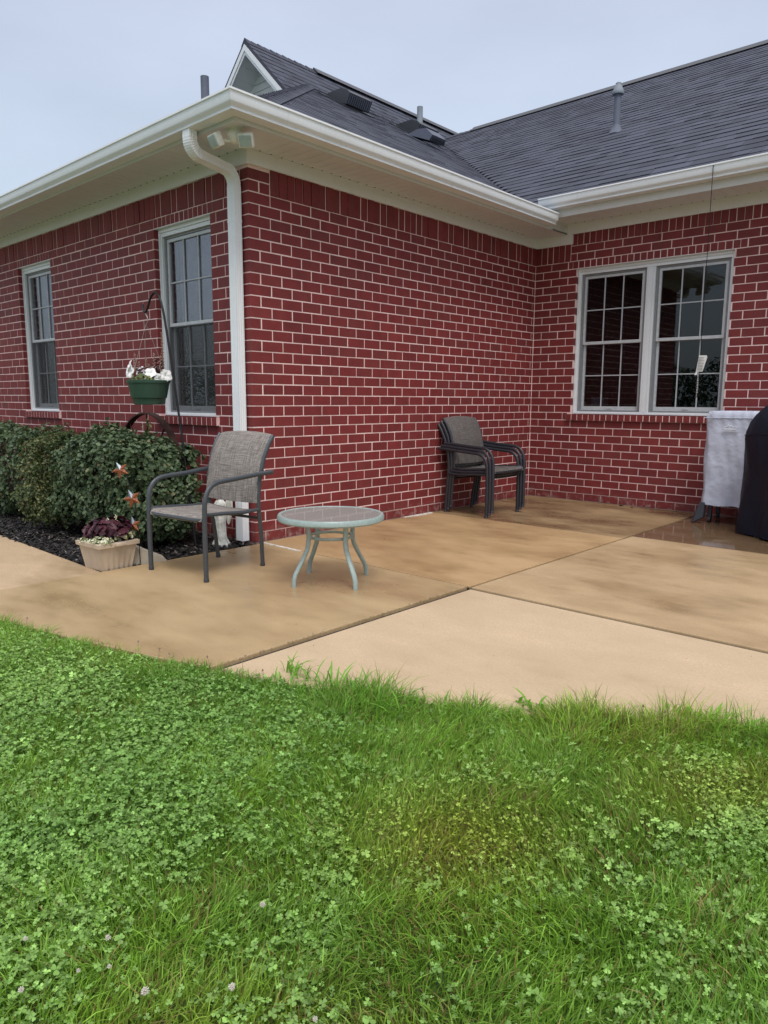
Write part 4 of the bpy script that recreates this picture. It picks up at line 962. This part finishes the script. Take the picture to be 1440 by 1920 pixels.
# ------------------------------------------------------------------ garden statue (angel figure)
stt = thing('garden_statue', (-.175, -.20, -.02), 'small weathered white garden angel statue beside the downspout foot', 'statue')
q = MB(); fold = lambda a, z: 1+.10*math.sin(7*a+z*9)+.05*math.sin(13*a-z*20)
q.lathe([(.062,0),(.064,.02),(.055,.035),(.050,.05)], (0,0,0), 40, fn=lambda a, z: 1+.12*math.sin(5*a+1)+.06*math.sin(11*a))
q.lathe([(.046,.045),(.043,.07),(.038,.13),(.036,.19),(.040,.235),(.034,.26),(.043,.30),(.045,.33),(.030,.355),(.014,.365),(.014,.375)], (0,0,0), 40, fn=fold)
q.lathe([(.012,.37),(.022,.38),(.026,.40),(.025,.42),(.016,.438),(.004,.443)], (0,-.004,0), 20)
q.obj('body', M['stone'], stt, 60)
for s in (-1, 1):
    q = MB(); q.tube([(s*.040,0,.33), (s*.050,-.02,.285), (s*.022,-.045,.275), (s*.004,-.052,.30)], [.013,.011,.009,.008], 8); q.obj('arm', M['stone'], stt, 50)
    q = MB(); q.prism([(s*.012,.035,.34), (s*.05,.045,.385), (s*.075,.05,.37), (s*.078,.05,.30), (s*.06,.048,.22), (s*.035,.045,.17), (s*.012,.04,.22)], (0,.012,0)); q.obj('wing', M['stone'], stt, 30)

# ------------------------------------------------------------------ covered cart (grey) and covered grill (black)
def cover(name, cx, cy, rz_, prof, hx, hy, mt, label, rnd=.05, seed=0, folds=.012, sh=(0, 0)):
    """prof: list of (z, sx, sy) half-size scale. rounded-rect rings with drape folds"""
    root = thing(name, (cx, cy, 0), label, 'grill cover', rz=rz_); q = MB(); vs = []; n = 160
    for (z, sx, sy) in prof:
        for i in range(n):
            a = 2*math.pi*i/n; c_, s_ = math.cos(a), math.sin(a); e_ = 7
            r_ = 1/((abs(c_)**e_+abs(s_)**e_)**(1/e_)); low = max(0, min(1, (1.0-z)/.8))
            fo2 = folds*low*(math.sin(a*9+seed+z*2.5)+.6*math.sin(a*17+seed*2-z*4)+.5*math.sin(a*5+z*7))+ .004*math.sin(a*31+z*15)
            vs.append((c_*r_*hx*sx+c_*fo2, s_*r_*hy*sy+s_*fo2, z+.004*math.sin(a*11+seed)*low))
    m_ = len(prof); fs = [(i*n+k, i*n+(k+1) % n, (i+1)*n+(k+1) % n, (i+1)*n+k) for i in range(m_-1) for k in range(n)]+[tuple((m_-1)*n+k for k in range(n))]
    q.add(vs, fs); q.obj('cover', mt, root, 60); return root
gz = [.17,.25,.33,.41,.49,.57,.65,.73,.81,.89,.955,.972]
g1_ = cover('covered_cart', 2.50, 3.66, R(3), [(z, 1+.02*math.sin(z*14), 1) for z in gz]+[(.99,.985,.98),(1.012,.97,.95),(1.022,.9,.9),(1.024,.5,.5)], .355, .22, M['greyc'], 'pale grey fabric cover over a cart against the wall under the window', seed=2, folds=.009)
q = MB()
q.tube([(math.copysign(min(abs(.36*math.cos(t)/max(abs(math.cos(t)), abs(math.sin(t)))), .357), math.cos(t)), math.copysign(min(abs(.224*math.sin(t)/max(abs(math.cos(t)), abs(math.sin(t)))), .224), math.sin(t)), .962) for t in [2*math.pi*i/72 for i in range(72)]], .0035, 5, closed=True); q.obj('piping', M['greyc'], g1_)
for (x, y) in ((-.27,-.15), (.27,-.15), (-.27,.13), (.27,.13)):
    q = MB(); q.box(x-.017, x+.017, y-.017, y+.017, .05, .30); lo = q.obj('leg', M['blackp'], g1_); q = MB(); Mx = Matrix.Translation((x, y, .03)) @ Matrix.Rotation(R(90), 4, 'Y'); q2 = MB(); q2.lathe([(.030,-.012),(.030,.012)], (0,0,0), 16); q.add([Mx @ Vector(v_) for v_ in q2.v], q2.f); q.obj('caster', M['blackp'], lo, 40)
q = MB(); q.prism([(-.345,-.225,.19),(-.30,-.23,.19),(-.30,-.25,.06),(-.385,-.27,.005),(-.40,-.26,.004)], (.01,.03,0)); q.obj('hanging_strap', M['blackp'], g1_)
q = MB(); lx, lz, yy = -.185, .878, -.2335       # small mountain mark with an illegible line of text
pk = [(0,0),(.015,.012),(.022,.006),(.038,.026),(.050,.012),(.062,.020),(.080,.004),(.092,.010),(.108,0)]
for i in range(len(pk)-1):
    (a0, b0), (a1, b1) = pk[i], pk[i+1]; q.prism([(lx+a0, yy, lz+b0-.002), (lx+a1, yy, lz+b1-.002), (lx+a1, yy, lz+b1+.004), (lx+a0, yy, lz+b0+.004)], (0, .003, 0))
for k in range(11): q.box(lx+.002+k*.0096, lx+.0085+k*.0096, yy, yy+.003, lz-.018, lz-.008+(.002 if k % 3 else 0))
q.box(lx-.01, lx+.12, yy, yy+.003, lz-.032, lz-.0285); q.obj('logo', M['logo'], g1_)
bz = [.012,.08,.2,.32,.44,.56,.66,.74,.80]
fx = (.82, -.57); W2, D2 = .66, .30
rz2 = math.atan2(-.57, .82); cx2 = 2.54+fx[0]*W2+.57*D2; cy2 = 3.10+fx[1]*W2+.82*D2
g2_ = cover('covered_grill', cx2, cy2, rz2, [(z, .965+.045*min(1, z/.75), .97+.03*z) for z in bz]+[(.86,.995,.97),(.94,.955,.90),(1.0,.90,.82),(1.06,.82,.72),(1.11,.72,.60),(1.13,.55,.45),(1.135,.2,.2)], W2, D2, M['blackc'], 'black fabric cover over a grill at the right edge of the patio', seed=5, folds=.022)
q = MB(); ring_ = []
for i in range(72):
    a = 2*math.pi*i/72; c_, s_ = math.cos(a), math.sin(a); r_ = 1/((abs(c_)**7+abs(s_)**7)**(1/7)); ring_.append((c_*r_*W2*1.003, s_*r_*D2*.985, .845+.02*math.sin(a*3)))
q.tube(ring_, .006, 6, closed=True); q.obj('seam', M['blackc'], g2_, 60)
for (x, y) in ((-.42,-.22), (.5,-.22), (-.42,.24), (.5,.24)):
    q = MB(); q.lathe([(.03,0),(.034,.01),(.03,.03),(.02,.06)], (x, y, .0), 14); q.obj('foot', M['metal'], g2_, 40)

# ------------------------------------------------------------------ hanging string with paper tag
hs = thing('hanging_rope', (2.058, 3.44, 1.2), 'thin black cord hanging from the gutter before the twin window', 'cord')
X0, Y0 = 2.055, L-EW-.012-.124
q = MB(); q.tube([(X0, Y0+.035, 3.155), (X0, Y0+.01, 3.165), (X0, Y0, 3.15), (X0+.002, Y0, 2.4), (X0+.004, Y0, 1.50), (X0+.002, Y0, 1.33)], .0033, 6); q.obj('cord', M['blk'], hs, base=hs.location)
q = MB(); q.tube([(X0+.02*math.cos(k*.9), Y0+.02*math.sin(k*.9), 1.34-k*.006) for k in range(28)], .003, 5); q.tube([(X0,Y0,1.18),(X0,Y0,1.14)], .006, 6); q.obj('spring_hook', M['blk'], hs, base=hs.location)
pt_ = thing('paper_tag', (X0+.02, Y0-.01, 1.46), 'small white printed paper tag tied to the hanging cord', 'tag')
q = MB(); q.prism([(X0-.035, Y0-.012, 1.345), (X0-.012, Y0-.012, 1.345), (X0-.008, Y0-.012, 1.375), (X0+.036, Y0-.012, 1.375), (X0+.072, Y0-.018, 1.50), (X0+.066, Y0-.018, 1.518), (X0-.004, Y0-.012, 1.52), (X0-.022, Y0-.012, 1.375)], (0, .0015, 0)); q.obj('paper', M['paper'], pt_, base=pt_.location)
q = MB()
for k in range(9): z = 1.39+k*.0135; o_ = (z-1.375)*.22; q.box(X0-.012+o_*.3, X0+.030+o_*.9, Y0-.0165, Y0-.015, z, z+.004)
q.obj('print', M['ink'], pt_, base=pt_.location)
# dead leaves on the slab
for (x, y, s, lb) in ((1.19, 3.93, 1.0, 'curled brown dead leaf on the patio below the twin window, the larger of two'), (1.33, 3.88, .6, 'small flat dead leaf on the patio, right of the curled one')):
    q = MB(); vs = []; fs = []
    for i in range(7):
        for j in range(5):
            u = (i-3)/3; v_ = (j-2)/2*(1-u*u*.8); vs.append((x+u*.03*s, y+v_*.018*s, .002+.012*s*abs(v_)+.008*s*u*u))
    for i in range(6):
        for j in range(4): fs.append((i*5+j, (i+1)*5+j, (i+1)*5+j+1, i*5+j+1))
    q.add(vs, fs); tag(q.obj('dead_leaf', M['deadleaf'], base=(x, y, 0)), lb, 'leaf')

# ------------------------------------------------------------------ litter in the joint and along the walls
def litter():
    r_ = np.random.default_rng(9); A = []
    for (x0, y0, x1, y1, n, sp) in ((1.995,-1.7,1.995,.04,420,.010), (.03,.02,.03,4.0,200,.02), (.1,3.98,6,3.98,260,.02), (2.0,.05,1.99,3.9,160,.012), (.1,-1.9,4.5,3.6,130,.9)):
        t = r_.uniform(0, 1, n); A.append(np.c_[x0+(x1-x0)*t+r_.normal(0, sp, n), y0+(y1-y0)*t+r_.normal(0, sp, n), np.full(n, .0015)])
    P = np.concatenate(A); P = P[(P[:, 0] > .01) & (P[:, 1] < 3.99)]; n = len(P); a = r_.uniform(0, 6.28, n); l = r_.uniform(.001, .0055, n); wd = r_.uniform(.0008, .0025, n)
    d = np.c_[np.cos(a), np.sin(a), r_.uniform(0, .3, n)]; s_ = np.c_[-np.sin(a), np.cos(a), np.zeros(n)]
    V = np.stack([P-d*l[:, None]*.2-s_*wd[:, None], P+d*l[:, None]-s_*wd[:, None], P+d*l[:, None]+s_*wd[:, None], P-d*l[:, None]*.2+s_*wd[:, None]], 1).reshape(-1, 3)
    o = raw_obj('litter', V, np.arange(n*4).reshape(-1, 4), m_leaf('litter_bit', [(0, (.04,.028,.016)), (.6, (.09,.065,.035)), (1, (.20,.16,.09))], 0, .8)); tag(o, 'tiny dark crumbs of plant litter lying on the concrete', 'litter', kind='stuff')
litter()
# ------------------------------------------------------------------ lawn
edge = np.array([(-9,-2.42),(-4,-2.42),(-1.5,-2.34),(.04,-2.225),(.60,-2.135),(1.2,-2.005),(1.70,-1.875),(1.992,-1.78),(2.45,-1.615),(2.85,-1.435),(3.2,-1.245),(3.55,-1.025),(3.95,-.725),(4.4,-.345),(4.84,.04),(5.6,.72),(6.2,1.52),(6.6,2.3)])
def edge_dist(P):
    """signed distance beyond the slab edge (positive = lawn side), approx"""
    best = np.full(len(P), 1e9); sg = np.ones(len(P))
    for a, c in zip(edge[:-1], edge[1:]):
        d = c-a; t = np.clip(((P[:, :2]-a) @ d)/(d @ d), 0, 1); q_ = P[:, :2]-(a+t[:, None]*d); dist = np.linalg.norm(q_, axis=1)
        s_ = -(d[0]*q_[:, 1]-d[1]*q_[:, 0]); up = dist < best; best[up] = dist[up]; sg[up] = np.sign(s_[up])
    return best*sg
AX = np.array([list(cr_), list(cu_), list(cf_)])
def view_xy(P):
    d = (P-np.array(CAMP)) @ AX.T; D = np.maximum(d[:, 2], 1e-3)
    return 720+FPX*d[:, 0]/D, 960-FPX*d[:, 1]/D, d[:, 2]
def scatter(dens, seedn):
    r_ = np.random.default_rng(seedn); x0, x1, y0, y1 = -.6, 6.2, -4.3, 1.2; n = int(dens*(x1-x0)*(y1-y0))
    P = np.c_[r_.uniform(x0, x1, n), r_.uniform(y0, y1, n), np.full(n, -.045)]; ed = edge_dist(P)
    px, py, D = view_xy(P); vis = (D > .5) & (px > -160) & (px < 1600) & (py < 2150)
    keep = (ed > -.004) & (vis | (r_.uniform(size=n) < .12)); return P[keep], ed[keep], px[keep], py[keep], r_
def clover_w(P, px, py):
    n1 = vnoise(P, 1.6, 21); n2 = vnoise(P, 5.5, 22)
    n3 = vnoise(P, 14, 23)
    return np.clip(np.clip((n1-.42)*4, 0, 1)*.45+np.clip((n2-.46)*4, 0, 1)*.45+np.clip((n3-.5)*3, -.5, .6)*.5+.30*np.clip((900-px)/400, 0, 1)*np.clip((1700-py)/200, 0, 1)-.42*np.clip((px-600)/160, 0, 1)*np.clip((1510-py)/90, 0, 1)-.38*np.clip((py-1640)/120, 0, 1)*np.clip((px-150)/200, 0, 1)*np.clip((1250-px)/200, 0, 1)+.25*np.exp(-(((px-1180)/260)**2+((py-1690)/110)**2)), 0, 1)
def grass():
    P, ed, px, py, r_ = scatter(33000, 5); n = len(P); cw = clover_w(P, px, py)
    k = r_.uniform(size=n) < (1-.5*cw); P, ed, px, py, cw = P[k], ed[k], px[k], py[k], cw[k]; n = len(P)
    tall = np.clip(1-ed/.42, 0, 1)*np.where(px > 560, 1.15, .55)+np.where(py > 1700, .55, 0)*vnoise(P, 3, 31)*1.3
    rag = np.clip((vnoise(P, 9, 37)-.45)*4, 0, 1)*np.clip(1-ed/.22, 0, 1)*np.where(px > 560, 1, .4)
    hh = r_.uniform(.022, .052, n)*(1+.75*tall)*(.6+.8*vnoise(P, 5, 33))*(1+.8*rag); wd = r_.uniform(.0011, .0021, n)*(1+.2*tall)
    az = (vnoise(P, 3.5, 35)*2-1)*5+r_.normal(size=n)*1.1; az = np.where((ed < .1) & (r_.uniform(size=n) < .5), r_.normal(2.1, .9, n), az); lean = np.abs(r_.normal(.55, .35, n))*(1+.35*tall)
    dx, dy = np.cos(az), np.sin(az); lx, ly = -dy, dx
    # face width roughly any direction
    wa = r_.uniform(0, 3.14, n); wx, wy = np.cos(wa), np.sin(wa)
    lv = [(0, 1.0), (.35, .95), (.72, .7), (1.0, .12)]; V = np.zeros((n, 8, 3))
    for i, (t, ww_) in enumerate(lv):
        off = hh*lean*t**1.8; z = hh*t*np.sqrt(np.maximum(.25, 1-(lean*t**1.2*.6)**2))
        c = np.c_[P[:, 0]+dx*off, P[:, 1]+dy*off, P[:, 2]+z]
        s_ = np.c_[wx, wy, np.zeros(n)]*(wd*ww_)[:, None]
        V[:, 2*i] = c-s_; V[:, 2*i+1] = c+s_
    idx = np.arange(n)[:, None]*8; F = np.concatenate([idx+np.array([[0,1,3,2]]), idx+np.array([[2,3,5,4]]), idx+np.array([[4,5,7,6]])])
    g0 = np.array([.145,.32,.030]); g1c = np.array([.32,.53,.062]); yel = np.array([.42,.42,.05]); br = np.array([.30,.24,.08]); blu = np.array([.16,.33,.085])
    a = vnoise(P, 2.2, 41)[:, None]; b_ = vnoise(P, 6, 42)[:, None]; c = g0*(1-a)+g1c*a
    c = c*(1-.3*b_)+blu*.3*b_
    yz = np.exp(-(((px-860)/190)**2+((py-1600)/95)**2))+.7*np.exp(-(((px-1350)/170)**2+((py-1500)/70)**2))+.4*np.clip((vnoise(P, 3, 44)-.62)*5, 0, 1)
    yz = np.clip(yz, 0, 1)[:, None]; c = c*(1-.55*yz)+yel*.55*yz
    rb = (r_.uniform(size=n) < .07+.16*yz[:, 0]+.12*np.clip((vnoise(P, 4.5, 47)-.6)*5, 0, 1)); c[rb] = br
    lg = (r_.uniform(size=n) < .16); c[lg] = c[lg]*1.4+.02; dk = (r_.uniform(size=n) < .25); c[dk] = c[dk]*.62
    col = np.repeat(c, 8, 0)
    o = raw_obj('grass', V.reshape(-1, 3), F, m_tint('grass_blade', .45, .45, .35), col=col); tag(o, 'uneven green lawn grass in front of the patio', 'grass', kind='stuff')
def clover():
    P, ed, px, py, r_ = scatter(16500, 6); n = len(P); cw = clover_w(P, px, py)
    k = r_.uniform(size=n) < cw*1.05+.08; P, px, py, ed = P[k], px[k], py[k], ed[k]; n = len(P)
    P[:, 2] += r_.uniform(.012, .048, n)*(.8+.5*vnoise(P, 5, 51)); yz = np.exp(-(((px-860)/200)**2+((py-1580)/90)**2))+.6*np.exp(-(((px-1350)/200)**2+((py-1500)/60)**2))
    size = np.exp(r_.normal(-5.12, .30, n))*np.where(yz > .35, .62, 1); rot = r_.uniform(0, 6.28, n)
    nr = np.c_[r_.normal(0, .42, n), r_.normal(0, .42, n), np.ones(n)]; nr /= np.linalg.norm(nr, axis=1, keepdims=True)
    ax = np.cross(nr, [0, 1, 0.01]); ax /= np.linalg.norm(ax, axis=1, keepdims=True); ay = np.cross(nr, ax)
    o = np.array([(0,0,0),(.34,.30,.12),(.52,.75,.16),(.30,1.05,.12),(0,.92,0),(-.30,1.05,.12),(-.52,.75,.16),(-.34,.30,.12)])
    Vs = []
    for k3 in range(3):
        t = rot+k3*2.094; d = ax*np.cos(t)[:, None]+ay*np.sin(t)[:, None]; s_ = np.cross(nr, d); droop = r_.uniform(-.15, .3, n)
        dd = d-nr*droop[:, None]
        Vs.append(P[:, None]+size[:, None, None]*(o[None, :, 0:1]*s_[:, None]*1.1+o[None, :, 1:2]*dd[:, None]+o[None, :, 2:3]*nr[:, None]))
    V = np.concatenate(Vs); m_ = len(V); idx = np.arange(m_)[:, None]*8
    F = np.concatenate([idx+np.array([[0,1,2,3]]), idx+np.array([[0,3,4,4]])[:, :4]*0+idx+np.array([[0,3,4,0]])*0+np.array([[0,3,4,5]]) if False else idx+np.array([[0,1,2,3]])*0+np.array([[4,0,3,3]])]) if False else np.concatenate([idx+np.array([[0,1,2,3]]), idx+np.array([[0,5,6,7]]), idx+np.array([[0,3,4,5]])])
    g0 = np.array([.175,.35,.070]); g1c = np.array([.345,.565,.14]); yel = np.array([.50,.58,.06]); a = vnoise(P, 3, 52)[:, None]; c = g0*(1-a)+g1c*a
    yz = np.clip(yz, 0, 1)[:, None]; c = c*(1-.7*yz)+yel*.7*yz; c *= r_.uniform(.6, 1.12, (n, 1)); wq = r_.uniform(size=n) < .12; c[wq] = c[wq]*1.4+.03
    col = np.repeat(np.concatenate([c]*3), 8, 0)
    ob = raw_obj('clover', V.reshape(-1, 3), F, m_tint('clover_leaf', .35, .5, .4), col=col); tag(ob, 'low green clover patches spreading through the lawn', 'clover', kind='stuff')
grass(); clover()
def ground_pt(px, py, z=-.0):
    X, Y = (px-720)/FPX, (960-py)/FPX; d = cr_*X+cu_*Y+cf_; t = (z-CAMP[2])/d.z; return Vector(CAMP)+d*t
# broadleaf weeds along the slab edge
def weed(px, py, n_, ln, wd_, label, mt, spread=.9):
    p = ground_pt(px, py, -.03); root = thing('weed', (p.x, p.y, -.045), label, 'weed')
    q = MB()
    for k in range(n_):
        a = random.uniform(0, 6.28); l_ = ln*random.uniform(.6, 1.15); le = random.uniform(.15, spread)*l_; r0 = Vector((random.uniform(-.05, .05)*n_/14, random.uniform(-.03, .03), 0)); d = Vector((math.cos(a), math.sin(a), 0)); s_ = Vector((-d.y, d.x, 0))*wd_*random.uniform(.7, 1.2)
        vs = []
        for t, w_ in ((0, .3), (.3, .9), (.6, 1), (.85, .6), (1, .05)): c = r0+d*le*t**1.6+Vector((0, 0, l_*t*(1-.35*t*t))); vs += [c-s_*w_, c+Vector((0, 0, -.15*wd_)), c+s_*w_]
        q.add(vs, [f for i in range(4) for f in ((i*3, i*3+1, i*3+4, i*3+3), (i*3+1, i*3+2, i*3+5, i*3+4))])
    q.obj('leaf', mt, root, 60)
WG = m_leaf('weed_leaf', [(0, (.14,.34,.03)), (.6, (.20,.44,.05)), (1, (.28,.52,.09))], .4, .5)
weed(636, 1304, 90, .15, .0038, 'bright green clump of broad grass at the slab edge left of centre', WG)
weed(535, 1292, 26, .10, .0034, 'low broad-bladed grass clump just right of the slab joint', WG)
weed(1045, 1352, 50, .105, .0065, 'broad-leaved weed at the slab edge right of centre', WG, .8)
weed(1335, 1364, 44, .095, .0065, 'leafy creeping weed at the slab edge near the right side', WG, 1.0)
weed(800, 1330, 30, .10, .0036, 'short grass clump at the slab edge below the patio joint crossing', WG)
# clover flowers
GF = 'white clover flowers in the lawn'
spots = [(48,1761,'pale clover flower near the left edge of the lawn, the upper one'), (202,1759,'brownish pink clover flower, left side of the lawn'), (492,1697,'lone bright white clover flower, farthest up the lawn'),
 (272,1860,'large ragged clover flower at the lower left of the lawn'), (435,1852,'pinkish clover flower leaning, lower middle left of the lawn'), (40,1857,'clover flower at the lower left edge of the lawn'),
 (205,1813,'small faded clover flower below the brownish pink one'), (147,1820,'tiny white clover flower between the two left edge ones and the faded one'), (591,1912,'small white clover flower at the bottom edge of the picture')]
flw = []
for i, (px, py, lb) in enumerate(spots):
    p = ground_pt(px, py, .022)
    if i == 0:
        root = thing('clover_flower', p, lb, 'flower', GF)
        q = MB()
        for k in range(46):
            z = 1-2*(k+.5)/46; r_ = math.sqrt(1-z*z); a = k*2.4; d = Vector((r_*math.cos(a), r_*math.sin(a), z)); dd = d*random.uniform(.7, 1.15); q.tube([d*.002, dd*.008+Vector((0,0,.002))], [.0006, .0011], 4)
        q.obj('head', M['cloverp'], root); q = MB(); q.tube([(0,0,0), (.002,.001,-.03), (0,.002,-.066)], .0007, 5); q.obj('stalk', WG, root); first = root
    else: root = copy_tree(first); root.location = p; root['label'] = lb
    root.rotation_euler = (random.uniform(-.2, .2), random.uniform(-.2, .2), i); s_ = (.6, .75, .8, .95, .85, .7, .55, .5, .6)[i]; root.scale = (s_, s_, s_)
# dried stalks along the slab edge
q = MB()
for (px, py, hh) in [(48,1178,.055), (88,1195,.04), (125,1205,.03), (190,1218,.03), (258,1232,.07), (296,1240,.06), (320,1244,.045), (372,1262,.045), (395,1262,.075), (420,1268,.03), (455,1275,.09), (495,1278,.05), (727,1310,.06), (795,1325,.07), (875,1340,.045), (895,1340,.06), (1002,1352,.06), (1110,1352,.03), (1170,1362,.06), (1200,1362,.08), (1246,1362,.06)]:
    p = ground_pt(px, py, -.02); tip = p+Vector((random.uniform(-.012, .012), random.uniform(-.012, .012), hh)); q.tube([p, (p+tip)/2+Vector((.002,0,0)), tip], .0008, 5)
    q.lathe([(.001,-.006),(.0035,-.003),(.004,0),(.002,.005)], tip, 6)
tag(q.obj('seed_stalks', M['spike']), 'thin dried flower stalks standing in the grass along the slab edge', 'stalks', kind='stuff')

# ------------------------------------------------------------------ far-off wood across the lawn (mirrored in the twin window)
n = 60000; cx_ = rng.uniform(-75, 45, 90); cy_ = rng.uniform(-60, -46, 90); ch_ = rng.uniform(3.0, 6.5, 90); k = rng.integers(0, 90, n)
d = rng.normal(size=(n, 3)); d /= np.linalg.norm(d, axis=1, keepdims=True); d *= rng.uniform(.6, 1, (n, 1)); P = np.c_[cx_[k], cy_[k], ch_[k]*.5]+d*np.c_[ch_[k]*.55, ch_[k]*.55, ch_[k]*.5]
V, F = leaf_mesh(P, d+rng.normal(size=(n, 3))*.5, rng.uniform(.18, .42, n), .9); o = raw_obj('wood', V, F, LFd); tag(o, 'far-off wood mirrored in the twin window panes', 'trees', kind='stuff')
